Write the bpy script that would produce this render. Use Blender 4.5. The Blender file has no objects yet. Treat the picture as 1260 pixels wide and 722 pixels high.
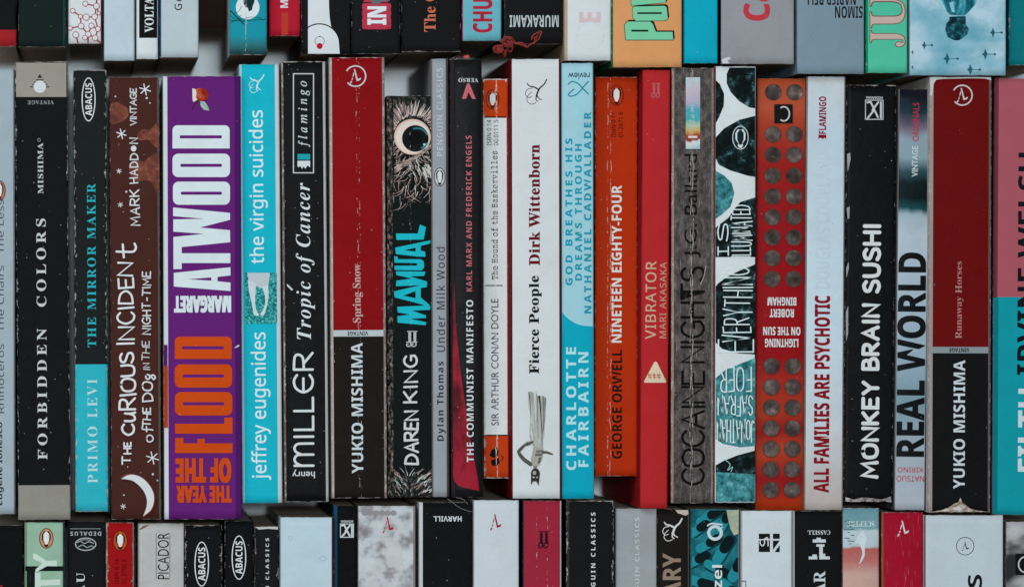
import bpy, math, random
from mathutils import Vector, Matrix

random.seed(11)
SC = bpy.context.scene
COL = SC.collection

# ------------------------------------------------------------------ camera, light, exposure
PX = 0.000365          # one photo pixel on a spine, in metres
ZS = 0.128             # usual height of a spine above the sheet (width of a paperback)
CAM_D = 1.70           # camera to the spines
NADIR = (105, 400)     # photo pixel straight below the camera: the photo is an off-centre crop, so the lens is shifted
cam = bpy.data.cameras.new('camera')
cam.sensor_width = 36.0
cam.lens = 36.0 * CAM_D / (1260 * PX)
cam.shift_x = (630 - NADIR[0]) / 1260
cam.shift_y = (NADIR[1] - 361) / 1260
cam.clip_start = 0.05
cam.clip_end = 50
cam.dof.use_dof = True
cam.dof.focus_distance = CAM_D
cam.dof.aperture_fstop = 3.6
cam_o = bpy.data.objects.new('camera', cam)
cam_o.location = ((NADIR[0] - 630) * PX, (361 - NADIR[1]) * PX, ZS + CAM_D)
COL.objects.link(cam_o)
SC.camera = cam_o

world = bpy.data.worlds.new('World')
SC.world = world
world.use_nodes = True
world.node_tree.nodes['Background'].inputs[0].default_value = (0.74, 0.91, 1.0, 1)
world.node_tree.nodes['Background'].inputs[1].default_value = 0.20

def lamp(name, loc, target, size, power, color):
    L = bpy.data.lights.new(name, 'AREA')
    L.shape = 'RECTANGLE'
    L.size, L.size_y = size
    L.energy = power
    L.color = color
    o = bpy.data.objects.new(name, L)
    o.location = loc
    o.rotation_euler = (Vector(target) - Vector(loc)).to_track_quat('-Z', 'Y').to_euler()
    COL.objects.link(o)
    return o

lamp('overhead_light', (-0.10, 0.14, 2.75), (-0.05, 0.07, 0.1), (0.24, 0.24), 40, (0.80, 0.93, 1.0))
lamp('soft_side_light', (-0.95, 0.95, 1.45), (0, 0, 0.1), (1.2, 0.9), 14, (0.80, 0.93, 1.0))  # added soft side lamp for shape and falloff; no window is seen

SC.view_settings.view_transform = 'Standard'
SC.view_settings.look = 'None'
SC.view_settings.exposure = 0.0
SC.view_settings.gamma = 1.0
SC.cycles.max_bounces = 6
SC.cycles.use_denoising = True

# ------------------------------------------------------------------ colours and materials
LIGHT = (0.74, 0.90, 0.96)     # tint of the light on a spine, divided out of colours read off the photo

def lin(v):
    return v / 12.92 if v <= 0.04045 else ((v + 0.055) / 1.055) ** 2.4

def C(h):
    h = h.lstrip('#')
    out = []
    for i in range(3):
        v = lin(int(h[2 * i:2 * i + 2], 16) / 255) / LIGHT[i] * 0.95
        out.append(min(0.88, max(0.004, v)))
    return (*out, 1.0)

def make_group():
    g = bpy.data.node_groups.new('worn_print', 'ShaderNodeTree')
    def inp(n, t, v):
        s = g.interface.new_socket(n, in_out='INPUT', socket_type=t)
        s.default_value = v
    inp('Color', 'NodeSocketColor', (0.5, 0.5, 0.5, 1))
    inp('Paper', 'NodeSocketColor', (0.72, 0.70, 0.66, 1))
    for n, v in (('HalfW', 10), ('HalfL', 95), ('Edge', 0.5), ('End', 0.5), ('Crease1', 0), ('Crease2', 0), ('Crease', 0),
                 ('Speck', 0.1), ('Bow', 0.2), ('Rough', 0.5), ('Seed', 0), ('Dust', 0.1), ('Vary', 0.1), ('Scratch', 0.0)):
        inp(n, 'NodeSocketFloat', float(v))
    g.interface.new_socket('BSDF', in_out='OUTPUT', socket_type='NodeSocketShader')
    nd, lk = g.nodes, g.links
    gi = nd.new('NodeGroupInput')
    go = nd.new('NodeGroupOutput')
    I = gi.outputs
    def put(sock, v):
        if isinstance(v, (int, float)):
            sock.default_value = v
        else:
            lk.new(v, sock)
    def M(op, a, b=0.0, clamp=False):
        n = nd.new('ShaderNodeMath'); n.operation = op; n.use_clamp = clamp
        put(n.inputs[0], a); put(n.inputs[1], b)
        return n.outputs[0]
    def V(op, a, b):
        n = nd.new('ShaderNodeVectorMath'); n.operation = op
        for s, v in ((n.inputs[0], a), (n.inputs[1], b)):
            if isinstance(v, tuple): s.default_value = v
            else: lk.new(v, s)
        return n.outputs[0]
    def noise(vec, scale, detail=2.0, rough=0.5):
        n = nd.new('ShaderNodeTexNoise')
        lk.new(vec, n.inputs['Vector'])
        n.inputs['Scale'].default_value = scale
        n.inputs['Detail'].default_value = detail
        n.inputs['Roughness'].default_value = rough
        return n.outputs['Fac']
    tc = nd.new('ShaderNodeTexCoord')
    P = V('MULTIPLY', tc.outputs['Object'], (1000, 1000, 1000))
    sx = nd.new('ShaderNodeSeparateXYZ'); lk.new(P, sx.inputs[0])
    x, y = sx.outputs[0], sx.outputs[1]
    cb = nd.new('ShaderNodeCombineXYZ')
    put(cb.inputs[0], M('MULTIPLY', I['Seed'], 13.7)); put(cb.inputs[1], M('MULTIPLY', I['Seed'], 7.3)); put(cb.inputs[2], I['Seed'])
    Q = V('ADD', P, cb.outputs[0])
    nA = noise(V('MULTIPLY', Q, (1, 0.3, 0.2)), 1.0, 3.0, 0.65)
    nB = noise(Q, 2.6, 2.0)
    nC = noise(Q, 0.07, 3.0)
    nD = noise(V('MULTIPLY', Q, (0.10, 0.20, 0.05)), 1.0, 5.0, 0.8)
    nW = noise(V('MULTIPLY', Q, (0.02, 0.16, 0.05)), 1.0, 2.0)
    nG = noise(Q, 3.2, 1.0)
    mix = M('ADD', M('MULTIPLY', nA, 0.7), M('MULTIPLY', nB, 0.3))
    dE = M('SUBTRACT', I['HalfW'], M('ABSOLUTE', x))
    dN = M('SUBTRACT', I['HalfL'], M('ABSOLUTE', y))
    # rubbed corners: chips where the noise is high, wider near the edge
    mE = M('MULTIPLY', M('SUBTRACT', M('MULTIPLY', M('MULTIPLY', M('SUBTRACT', mix, 0.485), 7.5), I['Edge']), dE), 3.0, True)
    nE = noise(V('MULTIPLY', Q, (0.28, 0.28, 0.2)), 1.0, 3.0, 0.6)
    mN = M('MULTIPLY', M('SUBTRACT', M('MULTIPLY', M('MULTIPLY', M('SUBTRACT', nE, 0.34), 2.4), I['End']), dN), 3.0, True)
    # reading creases: broken hairlines along the spine
    thr = M('SUBTRACT', 0.70, M('MULTIPLY', I['Crease'], 0.30))
    wob = M('ADD', M('MULTIPLY', M('SUBTRACT', nA, 0.5), 0.4), M('MULTIPLY', M('SUBTRACT', nW, 0.5), 2.2))
    along = M('MULTIPLY', M('SUBTRACT', nD, thr), 14.0, True)
    along2 = M('MULTIPLY', M('SUBTRACT', noise(V('MULTIPLY', Q, (0.10, 0.27, 0.9)), 1.3, 4.0, 0.75), M('ADD', thr, 0.02)), 14.0, True)
    def crease(c, w, al):
        d = M('ABSOLUTE', M('ADD', M('SUBTRACT', x, c), w))
        return M('MULTIPLY', M('MULTIPLY', M('SUBTRACT', 0.17, d), 9.0, True), al)
    mC = M('MAXIMUM', crease(I['Crease1'], wob, along), crease(I['Crease2'], M('MULTIPLY', wob, -0.6), along2))
    on = M('GREATER_THAN', I['Crease'], 0.001)
    mC = M('MULTIPLY', mC, on)
    # dust specks
    vo = nd.new('ShaderNodeTexVoronoi')
    lk.new(Q, vo.inputs['Vector']); vo.inputs['Scale'].default_value = 0.42
    sc = nd.new('ShaderNodeSeparateColor'); lk.new(vo.outputs['Color'], sc.inputs[0])
    rad = M('MULTIPLY', sc.outputs[1], 0.11)
    mS = M('MULTIPLY', M('MULTIPLY', M('SUBTRACT', rad, vo.outputs['Distance']), 30.0, True), M('LESS_THAN', sc.outputs[0], I['Speck']))
    mS = M('MULTIPLY', mS, 0.75)
    # long faint scratches
    nS = noise(V('MULTIPLY', Q, (3.0, 0.12, 0.1)), 1.0, 2.0)
    mX = M('MULTIPLY', M('MULTIPLY', M('SUBTRACT', nS, 0.64), 6.0, True), I['Scratch'])
    mEN = M('MULTIPLY', M('MAXIMUM', mE, mN), M('ADD', 0.35, M('MULTIPLY', nB, 1.0)), True)
    mask = M('MAXIMUM', mEN, M('MAXIMUM', mC, M('MAXIMUM', mS, mX)))
    # tone: slow unevenness and paper grain
    tone = M('ADD', 1.0, M('MULTIPLY', M('MULTIPLY', M('SUBTRACT', nC, 0.5), 2.0), I['Vary']))
    tone = M('MULTIPLY', tone, M('ADD', 0.90, M('MULTIPLY', nG, 0.20)))
    hs = V('MULTIPLY', I['Color'], (1, 1, 1))
    cmb = nd.new('ShaderNodeCombineXYZ')
    for k in range(3): put(cmb.inputs[k], tone)
    col = V('MULTIPLY', hs, cmb.outputs[0])
    # handling: faint warm grime in patches
    st = M('MULTIPLY', M('SUBTRACT', noise(Q, 0.11, 5.0, 0.65), 0.48), 2.2, True)
    st = M('MULTIPLY', st, 0.55)
    m0 = nd.new('ShaderNodeMix'); m0.data_type = 'RGBA'
    put(m0.inputs['Factor'], st); lk.new(col, m0.inputs['A']); lk.new(V('MULTIPLY', col, (0.88, 0.80, 0.68)), m0.inputs['B'])
    col = m0.outputs['Result']
    m1 = nd.new('ShaderNodeMix'); m1.data_type = 'RGBA'
    put(m1.inputs['Factor'], M('MULTIPLY', M('MULTIPLY', M('SUBTRACT', noise(Q, 0.35, 4.0, 0.7), 0.45), 2.0, True), I['Dust'], True))
    lk.new(col, m1.inputs['A']); m1.inputs['B'].default_value = (0.10, 0.095, 0.09, 1)
    m2 = nd.new('ShaderNodeMix'); m2.data_type = 'RGBA'
    put(m2.inputs['Factor'], mask)
    lk.new(m1.outputs['Result'], m2.inputs['A']); lk.new(I['Paper'], m2.inputs['B'])
    # relief: hollow or rounded spine, creases, grain
    u = M('DIVIDE', x, I['HalfW'])
    h = M('MULTIPLY', M('MULTIPLY', u, u), M('MULTIPLY', I['Bow'], -0.001))
    h = M('ADD', h, M('MULTIPLY', nC, 0.0007))
    h = M('ADD', h, M('MULTIPLY', nG, 0.000012))
    h = M('ADD', h, M('MULTIPLY', nD, 0.00005))
    h = M('SUBTRACT', h, M('MULTIPLY', mask, 0.00006))
    bp = nd.new('ShaderNodeBump'); bp.inputs['Strength'].default_value = 1.0; bp.inputs['Distance'].default_value = 1.0
    lk.new(h, bp.inputs['Height'])
    bs = nd.new('ShaderNodeBsdfPrincipled')
    lk.new(m2.outputs['Result'], bs.inputs['Base Color'])
    put(bs.inputs['Roughness'], M('ADD', M('MULTIPLY', mask, 0.3), M('ADD', I['Rough'], M('MULTIPLY', M('SUBTRACT', nB, 0.5), 0.2)), True))
    bs.inputs['Specular IOR Level'].default_value = 0.025
    lk.new(bp.outputs[0], bs.inputs['Normal'])
    lk.new(bs.outputs[0], go.inputs[0])
    return g

GROUP = make_group()

def ramp_node(nt, stops):
    r = nt.nodes.new('ShaderNodeValToRGB')
    e = r.color_ramp.elements
    stops = sorted(stops)[:32]
    while len(e) < len(stops): e.new(0.5)
    for k, (p, h) in enumerate(stops):
        e[k].position = p; e[k].color = C(h)
    return r

def mapped_noise(nt, mul, seed, detail=4.0, rough=0.6):
    tc = nt.nodes.new('ShaderNodeTexCoord')
    mp = nt.nodes.new('ShaderNodeMapping')
    mp.inputs['Scale'].default_value = [1000 * m for m in mul]
    mp.inputs['Location'].default_value = (seed * 3.1, seed * 1.7, seed)
    nt.links.new(tc.outputs['Object'], mp.inputs['Vector'])
    n = nt.nodes.new('ShaderNodeTexNoise')
    n.inputs['Scale'].default_value = 1.0
    n.inputs['Detail'].default_value = detail
    n.inputs['Roughness'].default_value = rough
    nt.links.new(mp.outputs[0], n.inputs['Vector'])
    return tc, n

def print_material(name, color, p):
    """paper or card printed in COLOR: a hex string, ('noise', stops, (sx, sy)), or ('along', stops in metres, wobble)"""
    m = bpy.data.materials.new(name)
    m.use_nodes = True
    nt = m.node_tree
    nt.nodes.remove(nt.nodes['Principled BSDF'])
    out = nt.nodes['Material Output']
    g = nt.nodes.new('ShaderNodeGroup'); g.node_tree = GROUP
    nt.links.new(g.outputs[0], out.inputs[0])
    for k, v in p.items():
        g.inputs[k].default_value = v
    if isinstance(color, str):
        g.inputs['Color'].default_value = C(color)
        m.diffuse_color = C(color)
    elif color[0] == 'noise':
        tc, n = mapped_noise(nt, (*color[2], 0.2), p.get('Seed', 0), *(color[3:] or ()))
        r = ramp_node(nt, color[1])
        nt.links.new(n.outputs['Fac'], r.inputs[0]); nt.links.new(r.outputs[0], g.inputs['Color'])
    elif color[0] == 'along':
        stops, wob, msc = color[1], color[2], color[3]
        lo, hi = min(s[0] for s in stops), max(s[0] for s in stops)
        tc, n = mapped_noise(nt, (*msc, 0.2), p.get('Seed', 0))
        s = nt.nodes.new('ShaderNodeSeparateXYZ'); nt.links.new(tc.outputs['Object'], s.inputs[0])
        a = nt.nodes.new('ShaderNodeMath'); a.operation = 'MULTIPLY_ADD'
        nt.links.new(n.outputs['Fac'], a.inputs[0]); a.inputs[1].default_value = wob
        nt.links.new(s.outputs[1], a.inputs[2])
        mr = nt.nodes.new('ShaderNodeMapRange')
        nt.links.new(a.outputs[0], mr.inputs[0])
        mr.inputs[1].default_value = lo + wob / 2; mr.inputs[2].default_value = hi + wob / 2
        r = ramp_node(nt, [((q - lo) / (hi - lo), h) for q, h in stops])
        nt.links.new(mr.outputs[0], r.inputs[0]); nt.links.new(r.outputs[0], g.inputs['Color'])
    return m

def page_material():
    m = bpy.data.materials.new('page_edges'); m.use_nodes = True
    nt = m.node_tree; bs = nt.nodes['Principled BSDF']
    tc, n = mapped_noise(nt, (5.0, 0.02, 0.02), 3, 2.0)
    r = nt.nodes.new('ShaderNodeValToRGB')
    r.color_ramp.elements[0].position = 0.3; r.color_ramp.elements[0].color = (0.30, 0.21, 0.14, 1)
    r.color_ramp.elements[1].position = 0.7; r.color_ramp.elements[1].color = (0.55, 0.43, 0.32, 1)
    nt.links.new(n.outputs['Fac'], r.inputs[0]); nt.links.new(r.outputs[0], bs.inputs['Base Color'])
    bs.inputs['Roughness'].default_value = 0.9
    return m
PAGES = page_material()

def plain(name, color, rough=0.6, var=None):
    m = bpy.data.materials.new(name); m.use_nodes = True
    nt = m.node_tree; bs = nt.nodes['Principled BSDF']
    bs.inputs['Roughness'].default_value = rough
    if var:
        tc, n = mapped_noise(nt, var, 5)
        r = nt.nodes.new('ShaderNodeValToRGB')
        r.color_ramp.elements[0].position = 0.3; r.color_ramp.elements[0].color = tuple(c * 0.85 for c in color[:3]) + (1,)
        r.color_ramp.elements[1].position = 0.7; r.color_ramp.elements[1].color = color
        nt.links.new(n.outputs['Fac'], r.inputs[0]); nt.links.new(r.outputs[0], bs.inputs['Base Color'])
        b = nt.nodes.new('ShaderNodeBump'); b.inputs['Strength'].default_value = 0.4; b.inputs['Distance'].default_value = 0.002
        nt.links.new(n.outputs['Fac'], b.inputs['Height']); nt.links.new(b.outputs[0], bs.inputs['Normal'])
    else:
        bs.inputs['Base Color'].default_value = color
    return m

# ------------------------------------------------------------------ the sheet the books stand on
def mesh_obj(name, verts, faces, mats, parent=None, fm=None, smooth=False):
    me = bpy.data.meshes.new(name)
    me.from_pydata([tuple(v) for v in verts], [], faces)
    for m in mats: me.materials.append(m)
    if fm:
        for pl, k in zip(me.polygons, fm): pl.material_index = k
    if smooth:
        for pl in me.polygons: pl.use_smooth = True
    me.update()
    o = bpy.data.objects.new(name, me)
    COL.objects.link(o)
    if parent: o.parent = parent
    return o

def ground():
    n, half = 60, 1.6
    v, f = [], []
    for j in range(n + 1):
        for i in range(n + 1):
            x, y = (i / n * 2 - 1) * half, (j / n * 2 - 1) * half
            v.append((x, y, -0.001 + 0.0008 * math.sin(x * 21 + y * 13) * math.sin(y * 17 - x * 5)))
    for j in range(n):
        for i in range(n):
            a = j * (n + 1) + i
            f.append((a, a + 1, a + n + 2, a + n + 1))
    o = mesh_obj('ground', v, f, [plain('white_sheet', (0.84, 0.86, 0.87, 1), 0.8, (0.03, 0.03, 0.03))], smooth=True)
    o['kind'] = 'structure'
ground()

# ------------------------------------------------------------------ lettering: outlines of the built-in font, and a pen alphabet
FACES = {'serifb': (0x1d400, 0x1d41a, 0x1d7ce, 0), 'serif': (0x1d400, 0x1d41a, 0x1d7ce, -0.010), 'serifi': (0x1d434, 0x1d44e, 0, 0),
         'serifbi': (0x1d468, 0x1d482, 0, 0), 'sansb': (0x1d5d4, 0x1d5ee, 0x1d7ec, 0), 'sansbb': (0x1d5d4, 0x1d5ee, 0x1d7ec, 0.018),
         'sansr': (0x1d5a0, 0x1d5ba, 0x1d7e2, 0), 'mono': (0x1d670, 0x1d68a, 0x1d7f6, 0.006), 'gill': (0, 0, 0, 0), 'gillb': (0, 0, 0, 0.018)}

def face_text(s, face):
    U, L, D, _ = FACES[face]
    if not U: return s
    o = ''
    for ch in s:
        if 'A' <= ch <= 'Z': o += chr(U + ord(ch) - 65)
        elif 'a' <= ch <= 'z': o += chr(0x210e) if (L == 0x1d44e and ch == 'h') else chr(L + ord(ch) - 97)
        elif ch.isdigit() and D: o += chr(D + ord(ch) - 48)
        else: o += ch
    return o

def glyphs(s, face, weight=0.0, spacing=1.0, res=3):
    cu = bpy.data.curves.new('t', 'FONT')
    cu.body = face_text(s, face)
    cu.size = 1; cu.resolution_u = res
    cu.offset = FACES[face][3] + weight
    cu.space_character = spacing
    o = bpy.data.objects.new('t', cu)
    me = bpy.data.meshes.new_from_object(o)
    v = [(p.co.x, p.co.y) for p in me.vertices]
    f = [tuple(p.vertices) for p in me.polygons]
    bpy.data.objects.remove(o); bpy.data.meshes.remove(me); bpy.data.curves.remove(cu)
    return v, f

def spline(pts, n=6):
    out = []
    m = len(pts)
    for i in range(m - 1):
        p0, p1, p2, p3 = pts[max(0, i - 1)], pts[i], pts[i + 1], pts[min(m - 1, i + 2)]
        for k in range(n):
            t = k / n
            out.append(tuple(0.5 * ((2 * b) + (-a + c) * t + (2 * a - 5 * b + 4 * c - d) * t * t + (-a + 3 * b - 3 * c + d) * t ** 3)
                             for a, b, c, d in zip(p0, p1, p2, p3)))
    out.append(tuple(pts[-1]))
    return out

def ribbon(pts, w0, w1=None, cap=True):
    """a pen stroke along pts as one strip with round ends -> verts, faces"""
    w1 = w0 if w1 is None else w1
    q = [pts[0]]
    for p in pts[1:]:
        if math.hypot(p[0] - q[-1][0], p[1] - q[-1][1]) > 1e-9: q.append(p)
    if len(q) < 2: return [], []
    n = len(q)
    L, R = [], []
    for i, p in enumerate(q):
        a, b = q[max(0, i - 1)], q[min(n - 1, i + 1)]
        d1 = (p[0] - a[0], p[1] - a[1]); d2 = (b[0] - p[0], b[1] - p[1])
        l1 = math.hypot(*d1) or 1; l2 = math.hypot(*d2) or 1
        t = (d1[0] / l1 + d2[0] / l2, d1[1] / l1 + d2[1] / l2) if 0 < i < n - 1 else ((d2[0] / l2, d2[1] / l2) if i == 0 else (d1[0] / l1, d1[1] / l1))
        tl = math.hypot(*t)
        if tl < 0.35: t = (d2[0] / l2, d2[1] / l2); tl = 1; sc = 1
        else: sc = min(1.6, 2 / tl if 0 < i < n - 1 else 1)
        nx, ny = -t[1] / tl, t[0] / tl
        w = (w0 + (w1 - w0) * i / (n - 1)) / 2 * sc
        L.append((p[0] + nx * w, p[1] + ny * w)); R.append((p[0] - nx * w, p[1] - ny * w))
    v, f = [], []
    for a, b in zip(L, R): v += [a, b]
    for i in range(n - 1): f.append((2 * i, 2 * i + 1, 2 * i + 3, 2 * i + 2))
    if cap:
        for c, nb, w, (ia, ib) in ((q[0], q[1], w0 / 2, (0, 1)), (q[-1], q[-2], w1 / 2, (2 * n - 1, 2 * n - 2))):
            ang = math.atan2(c[1] - nb[1], c[0] - nb[0])
            arc = [(c[0] + w * math.cos(ang + math.pi / 2 - math.pi * k / 6), c[1] + w * math.sin(ang + math.pi / 2 - math.pi * k / 6)) for k in range(1, 6)]
            s = len(v); v += arc
            f.append((ib, *range(s, s + 5), ia))
    return v, f

def cv(*p): return ('c', p)
def ln(*p): return ('l', p)
O_ = cv((.35, 1), (.06, .85), (0, .5), (.08, .13), (.35, 0), (.62, .13), (.7, .5), (.63, .86), (.35, 1))
PEN = {
 'A': (.7, [ln((0, 0), (.35, 1), (.7, 0)), ln((.13, .36), (.58, .36))]), 'B': (.6, [ln((0, 0), (0, 1)), cv((0, 1), (.42, .95), (.45, .62), (0, .53)), cv((0, .53), (.5, .5), (.6, .2), (.4, .02), (0, 0))]),
 'C': (.62, [cv((.62, .84), (.42, 1), (.15, .9), (0, .5), (.14, .1), (.42, 0), (.62, .16))]), 'D': (.66, [ln((0, 0), (0, 1)), cv((0, 1), (.45, .9), (.66, .5), (.45, .1), (0, 0))]),
 'E': (.5, [ln((.5, 1), (0, 1), (0, 0), (.5, 0)), ln((0, .52), (.42, .52))]), 'F': (.5, [ln((.5, 1), (0, 1), (0, 0)), ln((0, .52), (.4, .52))]),
 'G': (.68, [cv((.62, .84), (.42, 1), (.15, .9), (0, .5), (.14, .1), (.42, 0), (.66, .15)), ln((.66, .14), (.66, .45), (.4, .45))]), 'H': (.62, [ln((0, 0), (0, 1)), ln((.62, 0), (.62, 1)), ln((0, .5), (.62, .5))]),
 'I': (.1, [ln((.05, 0), (.05, 1))]), 'J': (.42, [cv((.4, 1), (.4, .6), (.4, .25), (.25, .02), (0, .1))]), 'K': (.6, [ln((0, 0), (0, 1)), ln((.58, 1), (.02, .45)), ln((.18, .58), (.6, 0))]),
 'L': (.48, [ln((0, 1), (0, 0), (.48, 0))]), 'M': (.8, [ln((0, 0), (.08, 1), (.4, .3), (.72, 1), (.8, 0))]), 'N': (.64, [ln((0, 0), (0, 1), (.64, 0), (.64, 1))]), 'O': (.7, [O_]),
 'P': (.56, [ln((0, 0), (0, 1)), cv((0, 1), (.45, .95), (.56, .72), (.42, .48), (0, .44))]), 'R': (.6, [ln((0, 0), (0, 1)), cv((0, 1), (.45, .95), (.54, .75), (.42, .52), (0, .47)), ln((.22, .47), (.6, 0))]),
 'S': (.55, [cv((.52, .86), (.32, 1), (.06, .9), (.05, .65), (.28, .52), (.52, .38), (.52, .1), (.26, 0), (0, .13))]), 'T': (.62, [ln((0, 1), (.62, 1)), ln((.31, 1), (.31, 0))]),
 'U': (.62, [cv((0, 1), (0, .45), (.08, .1), (.31, 0), (.54, .1), (.62, .45), (.62, 1))]), 'V': (.64, [ln((0, 1), (.32, 0), (.64, 1))]), 'W': (.95, [ln((0, 1), (.2, 0), (.47, .8), (.74, 0), (.95, 1))]),
 'Y': (.62, [ln((0, 1), (.31, .48), (.62, 1)), ln((.31, .48), (.31, 0))]), '-': (.4, [ln((.05, .42), (.36, .46))]), '.': (.1, [ln((.04, 0), (.06, .02))]),
 'h': (.45, [ln((0, 0), (0, 1)), cv((0, .35), (.2, .55), (.42, .45), (.44, .2), (.44, 0))]), 'e': (.45, [cv((.02, .3), (.42, .34), (.38, .55), (.2, .62), (.02, .45), (.03, .15), (.2, 0), (.43, .1))]),
 'f': (.36, [cv((.36, .95), (.2, 1), (.14, .8), (.14, .3), (.1, 0)), ln((0, .58), (.33, .6))]), 'o': (.42, [cv((.2, .6), (.02, .48), (0, .25), (.1, .02), (.3, .02), (.42, .25), (.38, .5), (.2, .6))]),
 't': (.4, [cv((.18, 1.15), (.17, .6), (.18, .15), (.3, 0), (.42, .08)), ln((0, .72), (.4, .78))]), 'u': (.55, [cv((0, .75), (.02, .3), (.12, .02), (.35, .1), (.45, .4)), cv((.47, .75), (.46, .35), (.55, 0))]),
 'i': (.1, [ln((.05, 0), (.05, .6)), ln((.05, .84), (.06, .86))]), 'm': (.8, [ln((0, 0), (0, 1)), cv((0, .62), (.1, .92), (.25, 1), (.38, .85), (.4, .5), (.4, 0)), cv((.4, .62), (.5, .92), (.65, 1), (.78, .85), (.8, .5), (.8, 0))]),
 'g': (.45, [cv((.4, .6), (.12, .62), (0, .42), (.1, .25), (.32, .28), (.42, .45), (.4, .6)), cv((.15, .25), (.35, .1), (.4, -.15), (.2, -.3), (.02, -.15), (.2, .02))]),
 'c': (.62, [cv((.62, .84), (.42, 1), (.15, .9), (0, .5), (.14, .1), (.42, 0), (.62, .16)), ln((0, .5), (.5, .5))]),
}

# ------------------------------------------------------------------ a book: spine (with its printing), two covers and the page block
def rect(x0, y0, x1, y1): return [(x0, y0), (x1, y0), (x1, y1), (x0, y1)]
def oval(cx, cy, rx, ry, n=28): return [(cx + rx * math.cos(2 * math.pi * k / n), cy + ry * math.sin(2 * math.pi * k / n)) for k in range(n)]
def rrect(x0, y0, x1, y1, r, n=5):
    out = []
    for cx, cy, a in ((x1 - r, y1 - r, 0), (x0 + r, y1 - r, 90), (x0 + r, y0 + r, 180), (x1 - r, y0 + r, 270)):
        for k in range(n + 1):
            t = math.radians(a + 90 * k / n)
            out.append((cx + r * math.cos(t), cy + r * math.sin(t)))
    return out

def clip(poly, box):
    x0, y0, x1, y1 = box
    for ax, lim, keep in ((0, x0, 1), (0, x1, -1), (1, y0, 1), (1, y1, -1)):
        out = []
        for i, p in enumerate(poly):
            q = poly[(i + 1) % len(poly)]
            ip, iq = (p[ax] - lim) * keep >= 0, (q[ax] - lim) * keep >= 0
            if ip: out.append(p)
            if ip != iq:
                t = (lim - p[ax]) / (q[ax] - p[ax])
                out.append((p[0] + (q[0] - p[0]) * t, p[1] + (q[1] - p[1]) * t))
        poly = out
        if not poly: break
    return poly

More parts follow.
